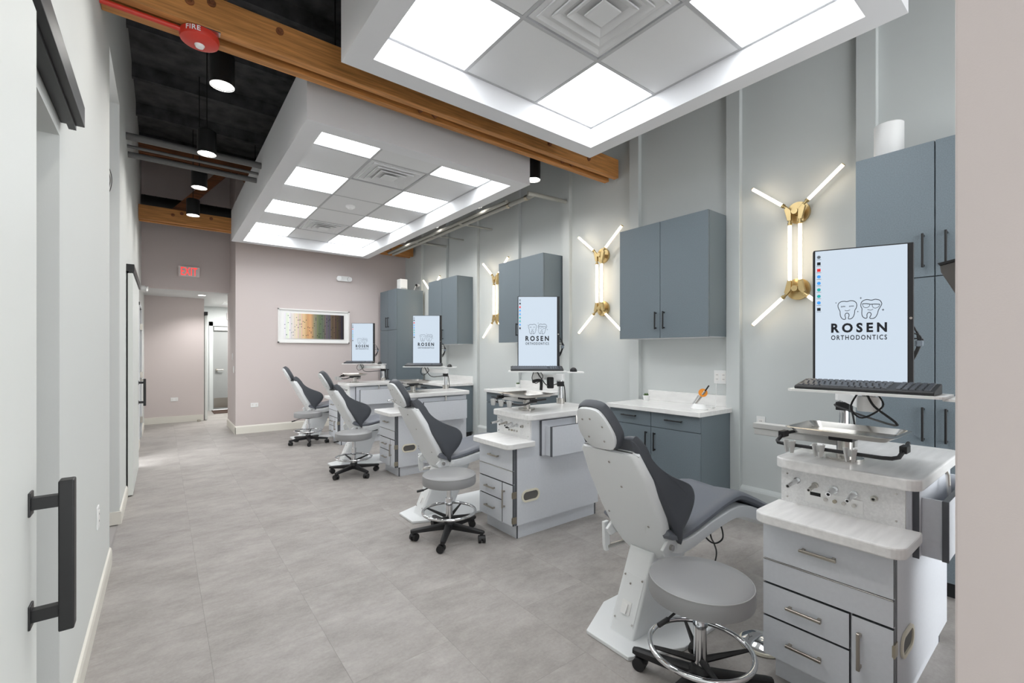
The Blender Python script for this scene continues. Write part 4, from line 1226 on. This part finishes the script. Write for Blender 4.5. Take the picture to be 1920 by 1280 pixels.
def make_chair(label):
    """local x: towards the feet, origin below the pedestal; world X = local + 1.90"""
    t = thing('treatment_chair', label, 'dental chair', group='reclined treatment chairs')
    def X(x):
        return x - 1.90
    # floor plate
    bm = bmesh.new()
    prism(bm, [(X(1.70), -0.13), (X(1.97), -0.25), (X(2.72), -0.25), (X(2.80), -0.2), (X(2.80), 0.2), (X(2.72), 0.25), (X(1.97), 0.25), (X(1.70), 0.13)], 'z', 0.0, 0.02)
    obj('floor_plate', bm, 'chair_shell', t, bevel=0.004)
    # leaning pedestal
    bm = bmesh.new()
    secs = []
    for z, x0, x1, hw in ((0.02, 1.805, 2.12, 0.075), (0.40, 1.975, 2.30, 0.075)):
        secs.append([(X(x), y, z) for x, y in rrect(x0, -hw, x1, hw, 0.015, 3)])
    loft(bm, secs)
    ped = obj('pedestal', bm, 'chair_shell', t, smooth=True)
    B('neck', 'chair_dark', t, (X(1.99), -0.07, 0.395, X(2.28), 0.07, 0.425))
    # switch plate on the pedestal face (slanted)
    sl = (1.975 - 1.805) / 0.38
    def ps(z, off=0.0):
        return X(1.805 + (z - 0.02) * sl - off)
    bm = bmesh.new(); prism(bm, [(ps(0.07, 0.003), 0.07), (ps(0.28, 0.003), 0.28), (ps(0.28), 0.28), (ps(0.07), 0.07)], 'y', -0.06, 0.06); sp = obj('cover_plate', bm, 'chair_shell', ped)
    bm = bmesh.new(); prism(bm, [(ps(0.11, 0.007), 0.11), (ps(0.165, 0.007), 0.165), (ps(0.165), 0.165), (ps(0.11), 0.11)], 'y', -0.025, 0.03); obj('switch_plate', bm, 'white_plastic', sp)
    bm = bmesh.new(); prism(bm, [(ps(0.12, 0.02), 0.115), (ps(0.155, 0.012), 0.155), (ps(0.155), 0.155), (ps(0.12), 0.115)], 'y', -0.008, 0.02); obj('rocker_switch', bm, 'white_plastic', sp)
    for y, z in ((-0.052, 0.08), (0.052, 0.08), (-0.052, 0.27), (0.052, 0.27), (0.01, 0.24)):
        bm = bmesh.new(); cyl(bm, (ps(z, 0.001), y, z), (ps(z, 0.007), y, z), 0.005, seg=10); obj('screw', bm, 'steel', sp)
    # back: direction along the back line (bottom -> top)
    p0, p1 = Vector((X(1.955), 0, 0.455)), Vector((X(1.69), 0, 0.95))
    u = (p1 - p0).normalized()
    fn = Vector((-u.z, 0, u.x)) * -1     # towards the patient (+x)
    Lb = (p1 - p0).length
    # outer shell
    bm = bmesh.new()
    secs = []
    for s, hw, th in ((-0.17, 0.10, 0.04), (-0.10, 0.14, 0.055), (0.05, 0.172, 0.06), (0.3, 0.19, 0.066), (0.7, 0.19, 0.06), (0.96, 0.172, 0.052), (1.0, 0.15, 0.04)):
        c = p0 + u * (Lb * s)
        secs.append([tuple(c + fn * (a) + Vector((0, y, 0))) for y, a in rrect(-hw, 0.0, hw, th, 0.024, 4)])
    loft(bm, secs)
    sh = obj('back_shell', bm, 'chair_shell', t, smooth=True)
    for s, y in ((0.88, 0.0), (0.62, -0.02), (0.25, 0.14), (0.22, -0.1)):
        c = p0 + u * (Lb * s) + Vector((0, y, 0))
        bm = bmesh.new(); cyl(bm, c + fn * 0.003, c - fn * 0.0025, 0.006, seg=10); obj('screw', bm, 'steel', sh)
    # back cushion with side wings: profile (along, out) in shell coordinates
    wing = [(1.02, 0.03), (1.09, 0.045), (1.10, 0.075), (1.02, 0.10), (0.86, 0.108), (0.72, 0.13), (0.58, 0.175), (0.45, 0.232), (0.36, 0.268), (0.27, 0.283), (0.18, 0.268), (0.105, 0.205), (0.06, 0.11), (0.04, 0.06)]
    core = [(1.02, 0.03), (1.07, 0.045), (1.08, 0.07), (1.00, 0.09), (0.86, 0.095), (0.72, 0.105), (0.58, 0.115), (0.45, 0.125), (0.34, 0.13), (0.24, 0.13), (0.16, 0.125), (0.10, 0.11), (0.06, 0.085), (0.04, 0.06)]
    bm = bmesh.new()
    secs = []
    for y, f, sc in ((-0.212, 1, 0.80), (-0.208, 1, 0.93), (-0.198, 1, 1.0), (-0.165, 1, 0.99), (-0.145, 0.85, 0.99), (-0.12, 0.25, 1.0), (-0.05, 0.0, 1.0), (0.05, 0.0, 1.0), (0.12, 0.25, 1.0), (0.145, 0.85, 0.99), (0.165, 1, 0.99), (0.198, 1, 1.0), (0.208, 1, 0.93), (0.212, 1, 0.80)):
        pr = [Vector((core[i][0] * (1 - f) + wing[i][0] * f, core[i][1] * (1 - f) + wing[i][1] * f, 0)) for i in range(len(wing))]
        pr = smooth_pts(pr, 4, True)
        cen = sum(pr, Vector()) / len(pr)
        secs.append([tuple(p0 + u * (Lb * (cen.x + (q.x - cen.x) * sc)) + fn * (cen.y + (q.y - cen.y) * sc) + Vector((0, y * (1 - 0.24 * max(0.0, min(1.0, (q.x - 0.45) / 0.45))), 0))) for q in pr])
    loft(bm, secs)
    obj('back_cushion', bm, 'chair_dark', t, smooth=True)
    # headrest: plate + cushion
    h0, h1 = Vector((X(1.672), 0, 0.955)), Vector((X(1.56), 0, 1.165))
    hu = (h1 - h0).normalized()
    hn = Vector((hu.z, 0, -hu.x))
    Lh = (h1 - h0).length
    def head(name, a0, a1, m, grow, bulge):
        bm = bmesh.new()
        prof = [(-0.06, 0.0), (-0.10, 0.1), (-0.125, 0.34), (-0.115, 0.62), (-0.09, 0.88), (-0.05, 1.0), (0.05, 1.0), (0.09, 0.88), (0.115, 0.62), (0.125, 0.34), (0.10, 0.1), (0.06, 0.0)]
        pr = smooth_pts([Vector((a, b, 0)) for a, b in prof], 3, True)
        secs = []
        for off, sc in ((a0, 0.94 * grow), (a0 + (a1 - a0) * 0.2, 1.0 * grow), (a0 + (a1 - a0) * 0.7, 1.0 * grow), (a1, bulge * grow)):
            secs.append([tuple(h0 + hu * (Lh * (0.5 + (q.y - 0.5) * sc)) + hn * off + Vector((0, q.x * sc * 0.9, 0))) for q in pr])
        loft(bm, secs)
        return obj(name, bm, m, t, smooth=True)
    hp = head('headrest_plate', -0.004, 0.014, 'chair_shell', 0.93, 1.0)
    head('headrest_cushion', 0.0142, 0.075, 'chair_dark', 1.04, 0.72)
    for y, s in ((-0.04, 0.25), (0.05, 0.3), (0.0, 0.75), (-0.06, 0.6), (0.05, 0.72)):
        c = h0 + hu * (Lh * s) + Vector((0, y, 0))
        bm = bmesh.new(); cyl(bm, c - hn * 0.003, c - hn * 0.0065, 0.005, seg=10); obj('screw', bm, 'steel', hp)
    bm = bmesh.new(); c = p1 - u * 0.05
    q = h0 + hu * 0.06
    tube(bm, [c + fn * 0.03, q + hn * 0.012], 0.014, 8); obj('headrest_post', bm, 'chair_dark', t, smooth=True)
    # seat + leg rest
    top = [(1.93, 0.575), (2.02, 0.540), (2.14, 0.548), (2.29, 0.574), (2.46, 0.604), (2.60, 0.617), (2.68, 0.608), (2.80, 0.567), (2.95, 0.505), (3.12, 0.43), (3.20, 0.395)]
    topS = smooth_pts([Vector((X(a), 0, b)) for a, b in top], 4)
    bm = bmesh.new()
    secs = []
    n = len(topS)
    for i, p in enumerate(topS):
        f = i / (n - 1)
        hw = 0.2 - 0.012 * f
        d = (topS[min(i + 1, n - 1)] - topS[max(i - 1, 0)]).normalized()
        nn = Vector((-d.z, 0, d.x))
        e = 0.55 if i in (0, n - 1) else 1.0
        sec = [(-hw + 0.03, -0.050), (-hw, -0.040), (-hw - 0.002, -0.02), (-hw + 0.012, -0.004), (-hw + 0.05, 0.004), (0, -0.006), (hw - 0.05, 0.004), (hw - 0.012, -0.004), (hw + 0.002, -0.02), (hw, -0.040), (hw - 0.03, -0.050)]
        secs.append([tuple(p + nn * (b * e - (0.012 if e < 1 else 0)) + Vector((0, a, 0))) for a, b in sec])
    loft(bm, secs)
    obj('seat_cushion', bm, 'chair_seat', t, smooth=True)
    bot = [(1.985, 0.475), (2.04, 0.462), (2.14, 0.462), (2.30, 0.487), (2.46, 0.505), (2.60, 0.510), (2.72, 0.49), (2.85, 0.445), (3.0, 0.385), (3.16, 0.34)]
    bm = bmesh.new()
    botS = smooth_pts([Vector((X(a), 0, b)) for a, b in bot], 3)
    secs = []
    n = len(botS)
    for i, p in enumerate(botS):
        f = i / (n - 1)
        hw = (0.205 - 0.012 * f) * (0.62 + 0.38 * min(1, f / 0.12))
        d = (botS[min(i + 1, n - 1)] - botS[max(i - 1, 0)]).normalized()
        nn = Vector((-d.z, 0, d.x))
        up = 0.034
        secs.append([tuple(p + nn * b + Vector((0, a, 0))) for a, b in [(-hw + 0.06, -0.05), (-hw + 0.012, -0.036), (-hw, 0.0), (-hw, up - 0.006), (-hw + 0.012, up), (hw - 0.012, up), (hw, up - 0.006), (hw, 0.0), (hw - 0.012, -0.036), (hw - 0.06, -0.05)]])
    loft(bm, secs)
    obj('seat_shell', bm, 'chair_shell', t, smooth=True)
    # hinge plates, folded arm rail, hanging cable
    for s in (-1, 1):
        bm = bmesh.new(); prism(bm, [(X(1.93), 0.43), (X(2.06), 0.45), (X(2.06), 0.50), (X(1.95), 0.51), (X(1.90), 0.47)], 'y', s * 0.17 - 0.008, s * 0.17 + 0.008); hp2 = obj('hinge_plate', bm, 'chair_shell', t, bevel=0.003)
        bm = bmesh.new(); cyl(bm, (X(1.965), s * 0.18 - 0.012, 0.472), (X(1.965), s * 0.18 + 0.012, 0.472), 0.014, seg=14); obj('pivot_bolt', bm, 'steel', hp2)
    bm = bmesh.new(); prism(bm, [(X(1.925), 0.49), (X(1.965), 0.49), (X(1.975), 0.36), (X(1.965), 0.325), (X(1.94), 0.325), (X(1.93), 0.36)], 'y', 0.205, 0.225); br = obj('arm_bracket', bm, 'chair_shell', t, bevel=0.004)
    bm = bmesh.new(); cyl(bm, (X(1.96), 0.214, 0.345), (X(2.12), 0.16, 0.365), 0.013, seg=12); obj('arm_rail', bm, 'steel', br, smooth=True)
    bm = bmesh.new(); tube(bm, smooth_pts([(X(2.42), -0.05, 0.47), (X(2.43), -0.10, 0.38), (X(2.47), -0.13, 0.345), (X(2.56), -0.13, 0.35), (X(2.60), -0.10, 0.40), (X(2.57), -0.08, 0.43), (X(2.50), -0.09, 0.40), (X(2.49), -0.1, 0.36), (X(2.56), -0.08, 0.30), (X(2.64), -0.05, 0.20), (X(2.66), 0.0, 0.03)]), 0.0045, 6); obj('foot_pedal_cable', bm, 'black_plastic', t, smooth=True)
    return t
CH = [(1.895, 1.445), (1.84, 3.60), (1.86, 5.84), (1.885, 8.09)]
ch0 = make_chair('grey reclined treatment chair, ' + ORD[0])
place(ch0, (CH[0][0], CH[0][1], 0))
for k in range(1, 4):
    dup(ch0, (CH[k][0], CH[k][1], 0), 0, 'grey reclined treatment chair, ' + ORD[k])

# ================================================================== STOOLS
def make_stool(label):
    t = thing('rolling_stool', label, 'stool', group='round grey rolling stools')
    bm = bmesh.new(); lathe(bm, [(0, 0.413), (0.19, 0.413), (0.202, 0.418), (0.205, 0.43), (0.205, 0.474), (0.2, 0.487), (0.188, 0.494), (0.12, 0.5), (0, 0.502)], seg=48); s = obj('seat', bm, 'stool_vinyl', t, smooth=True)
    bm = bmesh.new(); tube(bm, [(0.2015 * math.cos(a), 0.2015 * math.sin(a), 0.4865) for a in [2 * PI * i / 64 for i in range(64)]], 0.0022, 6, True); obj('piping', bm, 'stitch', s, smooth=True)
    B('seat_plate', 'black_plastic', t, (-0.08, -0.08, 0.395, 0.08, 0.08, 0.413))
    bm = bmesh.new(); cyl(bm, (0, 0, 0.28), (0, 0, 0.40), 0.019, seg=20); obj('piston', bm, 'chrome', t, smooth=True)
    bm = bmesh.new(); cyl(bm, (0, 0, 0.10), (0, 0, 0.30), 0.026, seg=24); cyl(bm, (0, 0, 0.296), (0, 0, 0.304), 0.029, seg=24); obj('column', bm, 'chrome', t, smooth=True)
    bm = bmesh.new(); tube(bm, [(0.20 * math.cos(a), 0.20 * math.sin(a), 0.20) for a in [2 * PI * i / 64 for i in range(64)]], 0.011, 10, True); ring = obj('foot_ring', bm, 'chrome', t, smooth=True)
    for k in range(4):
        a = k * PI / 2 + 0.5
        bm = bmesh.new(); tube(bm, [(0.024 * math.cos(a), 0.024 * math.sin(a), 0.155), (0.192 * math.cos(a), 0.192 * math.sin(a), 0.197)], [0.014, 0.007], 6); obj('ring_spoke', bm, 'black_plastic', ring)
    bm = bmesh.new(); lathe(bm, [(0, 0.065), (0.04, 0.065), (0.048, 0.075), (0.045, 0.11), (0.034, 0.135), (0.028, 0.135), (0, 0.135)], seg=24); hub = obj('hub', bm, 'black_plastic', t, smooth=True)
    for k in range(5):
        a = 2 * PI * k / 5 + 0.2
        d, sd = Vector((math.cos(a), math.sin(a), 0)), Vector((-math.sin(a), math.cos(a), 0))
        bm = bmesh.new()
        secs = []
        for r, hw, z0, z1 in ((0.02, 0.026, 0.07, 0.115), (0.15, 0.021, 0.066, 0.1), (0.27, 0.018, 0.062, 0.088), (0.292, 0.012, 0.064, 0.084)):
            secs.append([tuple(d * r + sd * y + Vector((0, 0, z))) for y, z in ((-hw, z0), (hw, z0), (hw, z1 - 0.006), (hw * 0.6, z1), (-hw * 0.6, z1), (-hw, z1 - 0.006))])
        loft(bm, secs)
        obj('base_arm', bm, 'black_plastic', t, smooth=True)
        c = d * 0.272
        b = a + 0.9 + 0.7 * k
        ax = Vector((math.cos(b), math.sin(b), 0))
        fw = Vector((-ax.y, ax.x, 0))
        cc = c + fw * 0.012 + Vector((0, 0, 0.028))
        bm = bmesh.new()
        cyl(bm, cc - ax * 0.026, cc - ax * 0.006, 0.028, seg=20); cyl(bm, cc + ax * 0.006, cc + ax * 0.026, 0.028, seg=20); cyl(bm, cc - ax * 0.006, cc + ax * 0.006, 0.012, seg=10)
        cyl(bm, c + Vector((0, 0, 0.035)), c + Vector((0, 0, 0.066)), 0.009, seg=10)
        w_ = obj('caster', bm, 'black_plastic', t, smooth=True)
        bm = bmesh.new()
        pts = [math.radians(20 + 14 * i) for i in range(11)]
        A = [[bm.verts.new(cc + ax * s + fw * (-0.031 * math.cos(q)) * 1.0 + Vector((0, 0, 0.031 * math.sin(q)))) for q in pts] for s in (-0.012, 0.012)]
        for i in range(10):
            bm.faces.new((A[0][i], A[0][i + 1], A[1][i + 1], A[1][i]))
        obj('caster_hood', bm, 'black_plastic', w_, smooth=True)
    bm = bmesh.new(); tube(bm, smooth_pts([(-0.03, 0.02, 0.40), (-0.12, 0.06, 0.395), (-0.17, 0.09, 0.375)]), 0.005, 6); tube(bm, [(-0.17, 0.09, 0.375), (-0.215, 0.115, 0.365)], 0.009, 8); obj('height_lever', bm, 'black_plastic', t, smooth=True)
    return t
ST = [(1.76, 1.0, 0.35), (1.75, 3.05, 0.05), (1.775, 5.32, -0.3), (1.81, 7.555, 0.6)]
st0 = make_stool('grey round rolling stool, ' + ORD[0])
place(st0, (ST[0][0], ST[0][1], 0), ST[0][2])
for k in range(1, 4):
    dup(st0, (ST[k][0], ST[k][1], 0), ST[k][2], 'grey round rolling stool, ' + ORD[k])

# foot control disc on the floor behind the first cart
t = thing('foot_control', 'shiny round foot control on the floor beside the stool', 'foot pedal', (2.30, 0.99, 0))
bm = bmesh.new(); lathe(bm, [(0, 0), (0.095, 0), (0.1, 0.006), (0.098, 0.016), (0, 0.016)], seg=36); obj('base', bm, 'cream_plastic', t, smooth=True)
bm = bmesh.new(); lathe(bm, [(0.09, 0.016), (0.088, 0.026), (0.06, 0.042), (0.02, 0.05), (0, 0.05)], seg=36); obj('dome', bm, 'chrome', t, smooth=True)

# small dispenser on the far face of the pink partition
t = thing('wall_dispenser', 'small grey wedge-shaped dispenser fixed to the pink partition', 'dispenser', (1.50, 0.1785, 1.54))
bm = bmesh.new(); prism(bm, [(0.0, 0.095), (0.046, 0.085), (0.044, 0.07), (0.012, 0.0), (0.0, 0.0)], 'x', -0.05, 0.05); obj('case', bm, 'port_hole', t, bevel=0.002)
bm = bmesh.new(); prism(bm, [(0.0, 0.101), (0.050, 0.091), (0.046, 0.0855), (0.0, 0.0955)], 'x', -0.052, 0.052); obj('lid', bm, 'black_plastic', t)
